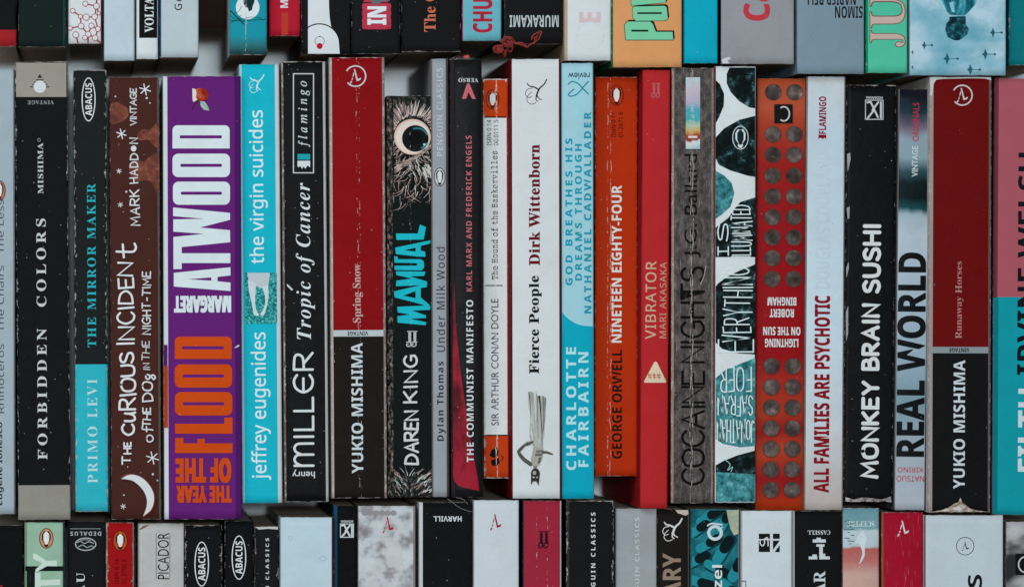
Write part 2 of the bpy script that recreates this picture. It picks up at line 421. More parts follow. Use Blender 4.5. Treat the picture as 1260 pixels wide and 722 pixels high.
BOOKS = []
class Book:
    def __init__(s, label, top, bot, col, z=ZS, r=2.8, drop=None, bands=(), left=None, right=None, front=None, back=None, edge=.35, end=.5, crease=0, cx=(0, 0),
                 speck=.12, dust=.03, vary=.07, bow=.4, rough=.6, lean=0.0, scratch=0.0, kind='paperback_book', hard=False, paper='#b3b5b1', fray=1.0):
        s.label, s.z, s.kind = label, z, kind
        s.k = (CAM_D + ZS - z) / CAM_D
        T = s.w2((top[0] + top[1]) / 2, top[2]); B = s.w2((bot[0] + bot[1]) / 2, bot[2])
        s.c = ((T[0] + B[0]) / 2, (T[1] + B[1]) / 2)
        s.rz = math.atan2(-(T[0] - B[0]), T[1] - B[1])
        s.L = math.hypot(T[0] - B[0], T[1] - B[1])
        s.W = ((top[1] - top[0]) + (bot[1] - bot[0])) / 2 * PX * s.k
        s.seed = len(BOOKS) + 1
        s.lean = math.radians(lean)
        s.col, s.bands, s.left, s.right = col, bands, left, right
        s.front, s.back = front or col, back or col
        if not isinstance(s.front, str): s.front = '#555555'
        if not isinstance(s.back, str): s.back = '#555555'
        s.rr = r * PX; s.drop = (drop if drop is not None else r * 0.8) * PX
        s.hard, s.fray = hard, fray
        pc = [(top[0] + top[1]) / 2, (bot[0] + bot[1]) / 2]
        cxl = lambda px: px * PX * 1000
        s.p = {'HalfW': s.W * 500, 'HalfL': s.L * 500, 'Edge': edge, 'End': end, 'Crease': crease, 'Crease1': cxl(cx[0]), 'Crease2': cxl(cx[1]),
               'Speck': speck * 1.5, 'Bow': bow, 'Rough': rough, 'Seed': float(s.seed), 'Dust': dust, 'Vary': vary, 'Scratch': scratch, 'Paper': C(paper)}
        s.mats, s.arts, s.layer, s.n = {}, {}, 0, 0
        BOOKS.append(s)
    def w2(s, px, py):
        return ((NADIR[0] - 630) * PX + (px - NADIR[0]) * PX * s.k, (361 - NADIR[1]) * PX + (NADIR[1] - py) * PX * s.k)
    def colx(s): return NADIR[0] + (s.c[0] - (NADIR[0] - 630) * PX) / PX / s.k
    def loc(s, px, py):
        x, y = s.w2(px, py); x -= s.c[0]; y -= s.c[1]
        c, n = math.cos(s.rz), math.sin(s.rz)
        return (x * c + y * n, -x * n + y * c)
    def mat(s, color, **kw):
        key = repr(color) + repr(sorted(kw.items()))
        if key not in s.mats:
            p = dict(s.p); p.update(kw)
            if not isinstance(color, str) and color[0] == 'along':
                xc = s.colx()
                color = ('along', [(s.loc(xc, q)[1], h) for q, h in color[1]], color[2] if len(color) > 2 else 0.0, color[3] if len(color) > 3 else (0.2, 0.2))
            s.mats[key] = print_material('printed_card', color, p)
        return s.mats[key]
    # printing, given in photo pixels on the spine
    def add(s, name, v, f, color, local=False, lift=True, **kw):
        if not f: return
        if lift: s.layer += 1
        z = s.z + 0.00003 + 0.000012 * s.layer
        A = s.arts.setdefault(name, ([], [], [], []))
        m = s.mat(color, **kw)
        if m not in A[3]: A[3].append(m)
        n = len(A[0])
        for p in v:
            q = p if local else s.loc(*p)
            A[0].append((q[0], q[1], z))
        for q in f:
            A[1].append(tuple(n + i for i in q)); A[2].append(A[3].index(m))
    def poly(s, pts, color, name='printed_picture', box=None, **kw):
        if box: pts = clip(pts, box)
        if len(pts) > 2: s.add(name, pts, [tuple(range(len(pts)))], color, **kw)
    def ring(s, cx, cy, rx, ry, w, color, name='publisher_emblem', a0=0, a1=360, n=40, **kw):
        v, f = [], []
        full = abs(a1 - a0) >= 360
        for k in range(n + 1):
            t = math.radians(a0 + (a1 - a0) * k / n); c, q = math.cos(t), math.sin(t)
            v += [(cx + rx * c, cy - ry * q), (cx + (rx - w) * c, cy - (ry - w) * q)]
        for k in range(n): f.append((2 * k, 2 * k + 1, 2 * k + 3, 2 * k + 2))
        s.add(name, v, f, color, **kw)
    def stroke(s, pts, w, color, name='publisher_emblem', w1=None, smooth=True, **kw):
        if smooth and len(pts) > 2: pts = spline(pts)
        v, f = ribbon(pts, w, w1); s.add(name, v, f, color, **kw)
    def fit(s, v, box, rot):
        x0, y0, x1, y1 = box
        ax, bx = min(p[0] for p in v), max(p[0] for p in v); ay, by = min(p[1] for p in v), max(p[1] for p in v)
        W, H = (bx - ax) or 1, (by - ay) or 1
        w, h = (x1 - x0) * PX * s.k, (y1 - y0) * PX * s.k
        cx, cy = s.loc((x0 + x1) / 2, (y0 + y1) / 2)
        out = []
        for p in v:
            u, t = (p[0] - ax) / W - .5, (p[1] - ay) / H - .5
            if rot == 90: q = (-t * w, u * h)
            elif rot == 180: q = (-u * w, -t * h)
            elif rot == 270: q = (t * w, -u * h)
            else: q = (u * w, t * h)
            out.append((cx + q[0], cy + q[1]))
        return out
    def text(s, body, box, color, face='sansb', rot=90, name='title_lettering', weight=0.0, sp=1.0, **kw):
        """lettering from the built-in outlines; past a small weight it is thickened by overlaid copies"""
        fat = 0.0
        if face.startswith('sans') and weight > .006:
            h = (box[2] - box[0]) if rot in (90, 270) else (box[3] - box[1])
            fat = min(.9, (weight - .004) * h * 1.2); weight = 0.0 if face == 'sansr' else .004
        v, f = glyphs(body, face, weight, sp)
        s.n += 1
        b = (box[0] + fat, box[1] + fat, box[2] - fat, box[3] - fat)
        q = s.fit(v, b, rot)
        for dx, dy in (((0, 0),) if not fat else ((-1, -1), (1, -1), (-1, 1), (1, 1))):
            o = fat * PX * s.k
            s.add('%s#%d' % (name, s.n), [(x + dx * o, y + dy * o) for x, y in q], f, color, local=True, **kw)
    def pen(s, body, box, color, w=1.5, rot=90, name='title_lettering', jit=0.0, gap=.22, w1=None, tall=0.0, **kw):
        """hand-drawn capitals: pen strokes of width w photo pixels"""
        rnd = random.Random(body)
        x, strokes = 0.0, []
        for ch in body:
            if ch == ' ': x += .45; continue
            cw, st = PEN[ch]
            sy = 1 + tall * rnd.uniform(-1, 1); oy = jit * rnd.uniform(-.6, .6); an = jit * rnd.uniform(-.8, .8); sxx = 1 + jit * rnd.uniform(-1, 1)
            for kind, pts in st:
                q = []
                for a, b in pts:
                    a, b = (a - cw / 2) * sxx, (b - .5) * sy
                    a, b = a + rnd.uniform(-1, 1) * jit * .12, b + rnd.uniform(-1, 1) * jit * .12
                    q.append((x + cw / 2 + a * math.cos(an) - b * math.sin(an), .5 + oy + a * math.sin(an) + b * math.cos(an)))
                strokes.append(spline(q, 5) if kind == 'c' else q)
            x += cw + gap
        allp = [p for t in strokes for p in t]
        x0, y0, x1, y1 = box; b2 = (x0 + w / 2, y0 + w / 2, x1 - w / 2, y1 - w / 2)
        g = s.fit(allp, b2, rot); i = 0
        base = s.layer; s.n += 1; name = '%s#%d' % (name, s.n)
        for j, t in enumerate(strokes):
            q = g[i:i + len(t)]; i += len(t)
            ww = w * PX * s.k
            v, f = ribbon(q, ww, (w1 or w) * PX * s.k)
            s.layer = base + 1 + (j % 5)
            s.add(name, v, f, color, local=True, lift=False, **kw)
        s.layer = base + 6
    def build(s):
        root = bpy.data.objects.new(s.kind, None)
        root.empty_display_size = 0.01
        COL.objects.link(root)
        W, L, H = s.W, s.L, s.z
        root.location = (s.c[0] - math.sin(s.lean) * H, s.c[1], abs(math.sin(s.lean)) * W / 2)
        root.rotation_euler = (0, s.lean, s.rz)
        root['label'] = s.label; root['category'] = 'book'; root['group'] = 'books packed spine up in three rows'
        rnd = random.Random(s.seed)
        # spine: a bent sheet, rounded at both joints, its ends a little uneven
        xs, hw, r, d = [], W / 2, min(s.rr, W * .3), s.drop
        prof = []
        for k in range(6):
            t = math.pi / 2 * k / 5
            prof.append((-hw + r * (1 - math.cos(t)), H - d * (1 - math.sin(t))))
        inner = [-hw + r + (W - 2 * r) * k / 12 for k in range(1, 12)]
        cuts = []
        if s.left: cuts.append(-hw + s.left[0] * PX * s.k)
        if s.right: cuts.append(hw - s.right[0] * PX * s.k)
        for q in cuts:
            inner = [x for x in inner if abs(x - q) > W * .02]
        inner = sorted(inner + [q for q in cuts if -hw + r < q < hw - r])
        prof += [(x, H) for x in inner]
        prof += [(-x, z) for x, z in reversed(prof[:6])]
        xc = s.colx()
        byl = [(s.loc(xc, b[0])[1], b[1]) for b in s.bands]      # each band: from this height downwards
        ys = sorted({-L / 2, L / 2, -L / 2 + .004, L / 2 - .004, *[b[0] for b in byl if abs(b[0]) < L / 2]})
        th = 0.0025 if s.hard else 0.00035
        th_top = 0.0012 if s.hard else 0.0003
        mats, idx = [], {}
        def mi(c):
            if repr(c) not in idx:
                idx[repr(c)] = len(mats); mats.append(s.mat(c))
            return idx[repr(c)]
        v, f, fm = [], [], []
        nx, ny = len(prof), len(ys)
        jl = {}
        for e in (0, ny - 1):
            for i in range(nx): jl[(e, i)] = rnd.uniform(-1, 1) * .00012 * s.fray * (0.3 if s.hard else 1)
        for dz in (0, -th_top):
            for j, yy in enumerate(ys):
                for i, (x, z) in enumerate(prof):
                    v.append((x, yy + jl.get((j, i), 0), z + dz))
        N = nx * ny
        def cell(xm, ym):
            if s.left and xm < -hw + s.left[0] * PX * s.k: return s.left[1]
            if s.right and xm > hw - s.right[0] * PX * s.k: return s.right[1]
            c = s.col
            for y, cc in byl:
                if ym < y: c = cc
            return c
        for j in range(ny - 1):
            for i in range(nx - 1):
                a = j * nx + i
                m = mi(cell((prof[i][0] + prof[i + 1][0]) / 2, (ys[j] + ys[j + 1]) / 2))
                f.append((a, a + 1, a + nx + 1, a + nx)); fm.append(m)
                f.append((N + a, N + a + nx, N + a + nx + 1, N + a + 1)); fm.append(m)
        pm = mi('#b5b0a4')
        for i in range(nx - 1):
            f.append((i, N + i, N + i + 1, i + 1)); fm.append(pm)
            a = (ny - 1) * nx + i
            f.append((a, a + 1, N + a + 1, N + a)); fm.append(pm)
        for j in range(ny - 1):
            a = j * nx
            f.append((a, a + nx, N + a + nx, N + a)); fm.append(mi(cell(-hw, ys[j] + .001)))
            a += nx - 1
            f.append((a, N + a, N + a + nx, a + nx)); fm.append(mi(cell(hw, ys[j] + .001)))
        sp = mesh_obj('spine', v, f, mats, root, fm, smooth=True)
        for pl in sp.data.polygons:
            if abs(pl.normal.y) > .5: pl.use_smooth = False
        # covers and page block, butted under the spine's bent edge
        zt = H - d - 0.0001
        def box(name, x0, x1, y0, y1, z0, z1, m):
            vv = [(x, y, z) for z in (z0, z1) for y in (y0, y1) for x in (x0, x1)]
            ff = [(0, 2, 3, 1), (4, 5, 7, 6), (0, 1, 5, 4), (2, 6, 7, 3), (0, 4, 6, 2), (1, 3, 7, 5)]
            return mesh_obj(name, vv, ff, [m], root)
        kw = dict(Edge=0.0, End=0.25, Crease=0.0)
        box('front_cover', -hw, -hw + th, -L / 2, L / 2, 0, zt, s.mat(s.front, **kw))
        box('back_cover', hw - th, hw, -L / 2, L / 2, 0, zt, s.mat(s.back, **kw))
        ins = .003 if s.hard else .0006
        box('page_block', -hw + th + .0001, hw - th - .0001, -L / 2 + ins, L / 2 - ins, 0.0 if not s.hard else .003, min(zt, H - th_top - .0004), PAGES)
        for name, (v, f, fm, ms) in s.arts.items():
            mesh_obj(name.split('#')[0], v, f, ms, sp, fm)
        return root
    # emblems that come back on several spines
    def bird(s, cx, cy, rx, ry, ov=None, body='#161616', belly='#cfd8d8', ring='#161616', name='publisher_emblem', **kw):
        if ov: s.poly(oval(cx, cy, rx, ry), ov, name, **kw)
        if ring: s.ring(cx, cy, rx, ry, .9, ring, name, **kw)
        P = lambda pts: [(cx + a * rx, cy + b * ry) for a, b in pts]
        s.poly(P([(-.18, .84), (-.34, .66), (-.24, .5), (-.6, .15), (-.64, -.35), (-.34, -.7), (-.45, -.72), (-.1, -.68), (.1, -.68), (.45, -.72), (.34, -.7), (.64, -.35), (.6, .15), (.24, .5), (.34, .66), (.14, .84), (.42, .9)]), body, name, **kw)
        s.poly(P([(-.14, .6), (-.4, .15), (-.4, -.4), (-.1, -.66), (.1, -.66), (.4, -.4), (.4, .15), (.14, .6)]), belly, name, **kw)
    def quill(s, x0, y0, x1, y1, color, name='publisher_emblem', w=None, **kw):
        """the slanted V with a broken left arm"""
        W, H = x1 - x0, y1 - y0
        P = lambda a, b: (x0 + a * W, y0 + b * H)
        s.poly([P(.36, .02), P(.46, .0), P(.70, .68), P(1, .58), P(.92, .75), P(.6, .82)], color, name, **kw)
        s.poly([P(.34, .22), P(.40, .30), P(.30, .55), P(.24, .5)], color, name, **kw)
        s.poly([P(.22, .58), P(.28, .62), P(.24, .74), P(.15, .74)], color, name, **kw)
        s.poly([P(.12, .78), P(.22, .84), P(.05, 1), P(0, .95)], color, name, **kw)
    def archer(s, x0, y0, x1, y1, color, name='publisher_emblem', w=1.3, **kw):
        W, H = x1 - x0, y1 - y0
        P = lambda *p: [(x0 + a * W, y0 + b * H) for a, b in p]
        s.stroke(P((.99, .0), (.86, .2), (.68, .34), (.58, .5), (.52, .66)), w * 1.2, color, name, w1=w * 1.9, **kw)
        s.stroke(P((.1, .16), (.2, .26), (.4, .3), (.62, .4)), w, color, name, w1=w * 1.6, **kw)
        s.stroke(P((.54, .62), (.62, .74), (.78, .82)), w * 1.3, color, name, w1=w * .7, **kw)
        s.stroke(P((.52, .66), (.5, .8), (.6, .88)), w * 1.3, color, name, w1=w * .7, **kw)
        s.stroke(P((.34, .34), (.1, .4), (.02, .58), (.14, .72), (.3, .68)), w * .6, color, name, **kw)
        s.stroke(P((.3, .5), (.12, .66), (.1, .86), (.28, .98), (.5, .92)), w * .6, color, name, **kw)
    def two_j(s, x0, y0, x1, y1, color, name='publisher_emblem', **kw):
        W, H = x1 - x0, y1 - y0
        P = lambda *p: [(x0 + a * W, y0 + b * H) for a, b in p]
        for o in (0, .46):
            s.poly(P((.10 + o, .0), (.54 + o, .0), (.54 + o, .06), (.10 + o, .06)), color, name, **kw)
            s.poly(P((.20 + o, .08), (.44 + o, .08), (.44 + o, .7), (.20 + o, .7)), color, name, **kw)
            s.stroke(P((.38 + o, .68), (.42 + o, .86), (.26 + o, .95), (.08 + o, .92), (.06 + o, .8), (.18 + o, .8)), W * .1, color, name, **kw)
        s.poly(P((.0, .66), (1.0, .66), (1.0, .72), (.0, .72)), color, name, **kw)
    def caps_oval(s, cx, cy, rx, ry, body, color='#c9d3d5'):
        s.ring(cx, cy, rx, ry, 1.3, color)
        s.text(body, (cx - rx * .48, cy - ry * .74, cx + rx * .5, cy + ry * .74), color, 'sansb', 90, 'publisher_emblem')
    def star(s, cx, cy, r, color='#c6d4d8', n=6, w=1.2, name='printed_picture'):
        for k in range(n // 2):
            t = math.pi * k / (n / 2) + .3
            s.stroke([(cx - r * math.cos(t), cy - r * math.sin(t)), (cx + r * math.cos(t), cy + r * math.sin(t))], w, color, name, smooth=False)

WH, BK = '#c6d8dd', '#121416'
# ================================================================== upper row (their far ends lie beyond the frame)
def up(label, x0, x1, yb, col, h=540, **kw):
    return Book(label, (x0, x1, yb - h), (x0, x1, yb), col, **kw)

up('black book with a rubbed red foot, beside a dark green-black spine', -26, 20.2, 57.5, BK, bands=[(37, '#8e2026')], edge=.3, end=.6)
b = up('dark green-black spine without writing, next to the white spine with red molecules', 22.6, 80.6, 58, '#15201f', z=.130, right=(3, '#123f3d'), back='#123f3d', vary=.12, end=.6, speck=.3)

b = up('white spine patterned with red rings joined by rods like molecules', 84, 125, 54, '#c3d2d6', z=.127, right=(1.5, '#8a3a35'), back='#a03a2e', end=.3)
MOL = [(105, 5, 3.6), (118.6, 8, 4), (89.6, 13.7, 3.3), (99, 20.6, 3), (106, 21.5, 4.3), (116.5, 21, 3.9), (112.5, 32, 3.7), (99.8, 32.5, 4), (120.5, 36, 3.6), (93.2, 43.2, 4.1), (108.5, 42.5, 3.8), (117, 47, 3.9), (104.5, 46.8, 3.3), (86.5, 35, 3), (121.5, 17, 2.4)]
for i, j in ((0, 1), (2, 3), (3, 4), (4, 5), (5, 1), (5, 8), (3, 7), (7, 13), (7, 10), (10, 11), (6, 10), (6, 8), (10, 12), (11, 8), (1, 14)):
    p, q = MOL[i], MOL[j]
    b.stroke([p[:2], q[:2]], 1.5, '#931e28', 'printed_picture', smooth=False)
for p in ((93.2, 43.2, 96, 53.4), (108.5, 42.5, 108.3, 53.6), (117, 47, 123.5, 53.4), (118.6, 8, 119, 0)):
    b.stroke([p[:2], p[2:]], 1.7, '#931e28', 'printed_picture', smooth=False)
for x, y, r in MOL:
    b.poly(oval(x, y, r, r, 20), '#c3d2d6')
    b.ring(x, y, r, r, .8, '#931e28', 'printed_picture')

up('plain pale blue-grey spine without writing, beside the white spine with black panel', 128, 165.6, 75, '#a9c1cb', z=.129, end=.6, vary=.1, back='#222426', edge=.2)
b = up('white spine with a long black panel lettered in white capitals', 167, 194.6, 73, '#c2d2d7', z=.127, left=(1.5, '#8fa0a5'), back='#15181a', end=.4)
b.poly(rect(171.2, -120, 193.4, 47), '#101214', 'label_panel')
b.text('VOLTAIRE', (178, -24, 189.2, 40.3), WH, 'serif', weight=.012)
b = up('pale grey spine with wrinkled foot, standing beside the dark gap', 196.5, 244.4, 71, '#a7bbc2', z=.130, left=(2.2, '#15506a'), front='#15506a', end=.8, vary=.1, bow=.3)
b.text('Ge', (214.8, -4, 224, 13), '#14181b', 'sansr', weight=.012, sp=1.3)
Book('low dark brown book, spine set deep in the gap of the upper row', (243, 280, -480), (243, 280, 36), '#241a16', z=.095, front='#241a16', rough=.8, edge=0, end=.1, speck=0)

b = up('teal spine with a white disc and bare black branches, dotted white crease', 282.4, 328.6, 67.8, ('along', [(-460, '#1795a8'), (44, '#168a9c'), (56, '#2a6a72'), (66, '#24484c')], .004), z=.129, crease=.75, cx=(-328, -328), end=.7, edge=.4, back='#b05a3c', front='#bfccd1')
b.p['Crease1'] = b.p['Crease2'] = -1.1
b.poly(oval(304.7, 9.5, 14.6, 14.6), WH)
b.poly([(299.4, -6), (314, -6), (313, 3), (311, 8), (310, 13), (306, 14.5), (305, 10), (302, 9), (299.8, 5)], '#12302f')
for p, w in (([(282.8, 13), (291, 21), (300, 30)], 1.3), ([(283, 25), (292, 26), (302, 26), (312, 25), (327, 24)], .7), ([(287, 17), (294, 14), (297, 8)], .5), ([(293, 22), (297, 19)], .5), ([(283, 20), (291, 24), (298, 24)], .6), ([(298, 28), (304, 22), (318, 22), (324, 26)], .5), ([(283, 29), (290, 25)], .6)):
    b.stroke(p, w, '#0e2226', 'printed_picture')

b = up('short bright red spine with a white letter and faded orange streak', 331.2, 369.6, 44.6, '#a51c30', z=.122, end=.5, vary=.1, left=(2, '#8a1a28'))
b.text('M', (345, .6, 354.4, 10), WH, 'sansb')
b.text('A', (345, -12, 354.4, -1), WH, 'sansb')
b.poly(rect(346.5, 16, 354.5, 43), '#a8382c')
b = up('black and white spine with a white arch and tiny red ball', 371, 431.4, 67.2, '#141618', z=.129, edge=.3, speck=.4, end=.3, front='#2a1a1c')
b.poly([(379, -20), (404.6, -20), (404.8, 8), (405.6, 22), (407.2, 32), (408, 34), (379, 34)], '#c3d1d6')
pts = [(379, 35.5)] + [(393 + 24 * math.cos(math.radians(a)), 54 - 23.5 * math.sin(math.radians(a))) for a in range(125, -1, -6)] + [(418, 66.4), (379, 66.4)]
b.poly([(379, 33)] + [(393 + 25.4 * math.cos(math.radians(a)), 54 - 25 * math.sin(math.radians(a))) for a in range(125, -1, -6)] + [(419.4, 66.6), (379, 66.6)], '#121416')
b.poly(pts, '#c3d1d6')
b.ring(393.3, 51, 6, 6, .6, '#15181a', 'printed_picture'); b.poly(oval(393.3, 57, 3.7, 3.7), '#a3182c')
b.poly(oval(393.3, 45.2, 1, .7), '#15181a')
b = up('black spine with fat white letters on a pink blob', 432.4, 492.6, 66.6, '#15181a', z=.129, r=7, drop=4, edge=.5, speck=.5, end=.5, vary=.15)
blob = []
for pts in ([(446.5, -30), (478, -30), (478.5, -4), (475, 0), (478, 3), (447, 3), (449, -2)], rrect(446.2, 4.2, 480.6, 36.4, 5)):
    b.poly(pts, '#a8324a')
for y in (8.5, 17, 26, 32): b.poly(oval(447.6, y, 2.2, 4.4, 14), '#a8324a'); b.poly(oval(479.4, y, 1.9, 4.4, 14), '#a8324a')
b.poly([(456, -1), (480, -1.8), (480, 1), (470, 2.6), (463, 6), (458, 5)], '#5a6468')
b.text('IN', (452, 8.2, 475.3, 31), WH, 'sansb', weight=.02)
b = up('matte black spine with orange serif lettering, between the pink blob and the pale blue spine', 494, 567, 64, '#161719', z=.126, speck=.25, end=.8, rough=.7)
b.text('The C', (521.6, -10, 536.2, 39.5), '#b5694e', 'serif', weight=.012)
b = up('pale blue spine with speckled red block capitals, red edge below', 568.6, 617, 50.4, '#5fa9b8', z=.127, left=(1.2, '#8b1d2a'), front='#8b1d2a', back='#10272b', end=.4, vary=.12)
b.text('CHU', (581.6, -1, 606, 40.5), '#9c2436', 'sansb', weight=.012, Speck=.6, Vary=.3)
b = up('black spine under the dried red strand with narrow silver capitals', 620.5, 693, 54.4, '#141516', z=.126, left=(2, '#0f2a2c'), front='#0f2a2c', end=.35, speck=.25, rough=.55)
b.text('MURAKAMI', (627, 19, 687.4, 33.6), '#a9bcc2', 'sansb', 180, 'author_lettering')
b = up('white spine with a faded pink letter and cream joint', 694.4, 752, 75, '#c4d2d7', z=.130, left=(4, '#a39a83'), front='#a39a83', end=.4, vary=.05)
b.text('E', (712.6, 15, 739, 28), '#c3b4b8', 'sansb', weight=.01)
b.ring(726, 44, 17, 17, 1.2, '#bfcfd5', 'printed_picture')
b = up('tan orange spine with mint green cartoon letters edged in black', 752.6, 839.2, 83, '#c8935f', z=.131, left=(2, '#1f6a3c'), front='#1f6a3c', end=.3, vary=.05, back='#b07a4a')
def zz(pts): return [(730 + x / 6, y / 6) for x, y in pts]
POWL = [([(238, 298), (592, 298), (587, 238), (462, 238), (440, 178), (420, 160), (250, 160), (230, 185)], [(281, 222), (404, 222), (408, 236), (281, 236)]),
        ([(288, 62), (300, 50), (525, 44), (542, 55), (551, 140), (528, 156), (312, 157), (291, 135)], [(325, 93), (505, 93), (505, 106), (325, 106)]),
        ([(276, -60), (535, -60), (535, 22), (280, 46)], [(330, -20), (470, -20), (470, -6), (330, -6)])]
for out, slit in POWL:
    b.poly(zz([(x + 10, y - 11) for x, y in out]), '#111513', 'title_lettering')
    b.poly(zz([(x + 5, y - 6) for x, y in out]), '#111513', 'title_lettering')
for out, slit in POWL:
    cx, cy = sum(p[0] for p in out) / len(out), sum(p[1] for p in out) / len(out)
    b.poly(zz([(cx + (x - cx) * 1.015, cy + (y - cy) * 1.03) for x, y in out]), '#16241d', 'title_lettering')
    b.poly(zz([(cx + (x - cx) * .99, cy + (y - cy) * .97) for x, y in out]), '#6fc29b', 'title_lettering')
    b.poly(zz(slit), '#111513', 'title_lettering')
up('plain bright turquoise spine without writing, in the upper row beside the tan one', 841.4, 883.4, 78.2, '#0d9fb8', z=.129, end=.4, vary=.06, edge=.2)
b = up('pewter grey spine with a rounded red capital, worn pale corner', 887.5, 977.4, 79, '#888f95', z=.130, end=.6, vary=.1, scratch=.25, edge=.3, bow=.3, front='#22282b')
b.text('Ca', (914.6, -17, 947.6, 26), '#ad3540', 'sansb', weight=.012)
b.poly([(888, 73), (893, 71.5), (898, 70), (899, 73), (895, 75), (898, 78.3), (889, 78.3)], '#b9c6ca', 'torn_edge#%d' % b.layer)
b = up('wide slate blue spine with upside-down black condensed capitals', 981, 1063.6, 91, '#718b99', z=.132, end=.4, vary=.1, edge=.15)
b.text('SIMON', (1027.4, 8, 1061.5, 22.8), '#121517', 'sansb', 180, 'author_lettering')
b.text('NAPIER BELL', (991, -8, 1053, 6.6), '#121517', 'sansb', 180, 'author_lettering')
b = up('mint green spine with cream serif letters outlined in brown', 1065.4, 1117, 90, '#4bb89a', z=.131, left=(2.4, '#0c8a5f'), right=(1.5, '#0c8a5f'), front='#0c6a4a', end=.3, vary=.05)
for ch, y0, y1 in (('J', 37.4, 58.6), ('U', -5.5, 35.4)):
    b.text(ch, (1069.8, y0, 1114.4, y1), '#6e4338', 'serifb', weight=.014)
    b.text(ch, (1070.8, y0 + .9, 1113.2, y1 - .9), '#b7a9a0', 'serifb', weight=-.006)
sky = ('noise', [(.3, '#5f9fb3'), (.45, '#7fb2c4'), (.58, '#a3c6d4'), (.75, '#b4d0da')], (.04, .055))
b = up('pale blue sky spine with an upside-down teal figure and little dark aeroplanes', 1119.6, 1238, 93, sky, z=.132, end=.3, vary=.05, speck=.08, bow=.3, front='#8fb2bf', edge=.15)
tq = ('noise', [(.35, '#0d4552'), (.5, '#1d7486'), (.62, '#5fb0c0'), (.75, '#8fc6d2')], (.5, .12))
b.poly([(1150, -12), (1207, -12), (1200, 6), (1190, 17), (1186, 19.4), (1169, 18.6), (1160, 10)], tq)
b.poly([(1152, 0), (1158, 0), (1165, 14), (1160, 11)], '#8fc3d0'); b.poly([(1168, 4), (1173, 2), (1175, 16), (1171, 15)], '#7db8c6')
hair = ('noise', [(.35, '#0a2228'), (.5, '#0f3a44'), (.68, '#2f7f8e')], (.35, .35))
b.poly([(1168, 21), (1188, 20), (1188.4, 30), (1192, 36), (1190, 43), (1185, 47), (1180, 50), (1174, 50), (1166, 46), (1163, 38), (1164, 30), (1168, 25)], hair)
for x, y, q in ((1137, 56, .8), (1165, 72.5, 1.1), (1221.5, 40.5, .9), (1212, 67, 1), (1193.5, 86, 1), (1122.6, 64.5, .4), (1122.4, 83, .4)):
    b.poly([(x - 4 * q, y), (x - 1.2 * q, y - 2 * q), (x, y - 7 * q), (x + 2 * q, y - 2 * q), (x + 3.2 * q, y), (x + 2 * q, y + 2 * q), (x, y + 7 * q), (x - 1.2 * q, y + 2 * q)], '#1d5a68')
    if q > .5:
        b.stroke([(x + 2, y), (x + 12 * q, y)], .8, '#2f6a78', 'printed_picture', smooth=False); b.poly(oval(x + 12 * q, y, 1.5, 1.5, 10), '#1d5a68')
up('dark teal spine with chipped edge, last of the upper row', 1241.6, 1300, 80.6, '#0b6f78', z=.127, end=.5, edge=.7, vary=.1)

# ================================================================== middle row
b = Book('slim grey-blue spine with thin black lettering, first of the middle row', (-30, 17.4, 85), (-30, 19.4, 632), '#93a9b3', z=.127, right=(2, '#6d7c84'), end=.6, edge=.4)
b.text('Eugene Ionesco', (-3.5, 519, 4.8, 621), '#1b2024', 'sansb')
b.text('Rhinoceros   The Chairs   The Lesson', (-3.5, 226, 4.8, 508), '#3b474d', 'sansr')
b.bird(-.5, 234.5, 7.5, 12.5, ov='#a96a5a')
b = Book('black spine with grey head and foot, widely spaced white slab capitals', (18.6, 82.4, 76.4), (22.4, 87, 639), '#15181a', z=.129, bands=[(119.5, '#121416'), (596.5, '#83867e')], edge=.75, end=.6, speck=.4, front='#7c6a60')
b.poly(rect(19.8, 77.5, 81.6, 119.5), '#8b8d84', 'label_panel')
for q in range(5): b.poly(rect(49 - 2.4 * (q + 1), 95 + q * 2.9, 49 + 2.4 * (q + 1), 96.3 + q * 2.9), '#3a3c3a', 'publisher_emblem')
b.poly([(49, 91.5), (51.5, 95), (46.5, 95)], '#1a1c1c', 'publisher_emblem')
b.poly(oval(49, 107, 7.6, 7.6), '#bfcdd1', 'publisher_emblem')
b.text('VINTAGE', (33.8, 123.8, 66.2, 128.6), '#8b9494', 'serifb', 180, 'publisher_lettering', sp=1.15)
b.text('MISHIMA', (46.4, 176, 53.2, 238.4), '#b4bfc0', 'serifb', name='author_lettering', sp=1.1)
b.ring(48, 172.5, 2, 2.2, .6, '#8b9494', 'author_lettering')
b.text('FORBIDDEN  COLORS', (45.4, 269, 57.4, 565), '#b9c3c4', 'serifb', sp=1.45)
b = Book('black over cyan spine lettered in turquoise, beside the brown starry one', (90.4, 130.8, 86.4), (92.6, 133.6, 629), '#1a1f1f', z=.126, bands=[(448, '#2aa9ba')], edge=1.25, end=.9, speck=.5, r=3.5, front='#1a1c1c', back='#0d6a78')
b.caps_oval(109, 122.6, 8.6, 27, 'ABACUS')
b.text('THE MIRROR MAKER', (107.3, 226, 118, 427), '#2aa6b4', 'serif', weight=.008, sp=1.25)
b.text('PRIMO LEVI', (107.6, 466, 120, 594), '#a9d2d6', 'serif', name='author_lettering', weight=.004, sp=1.25)
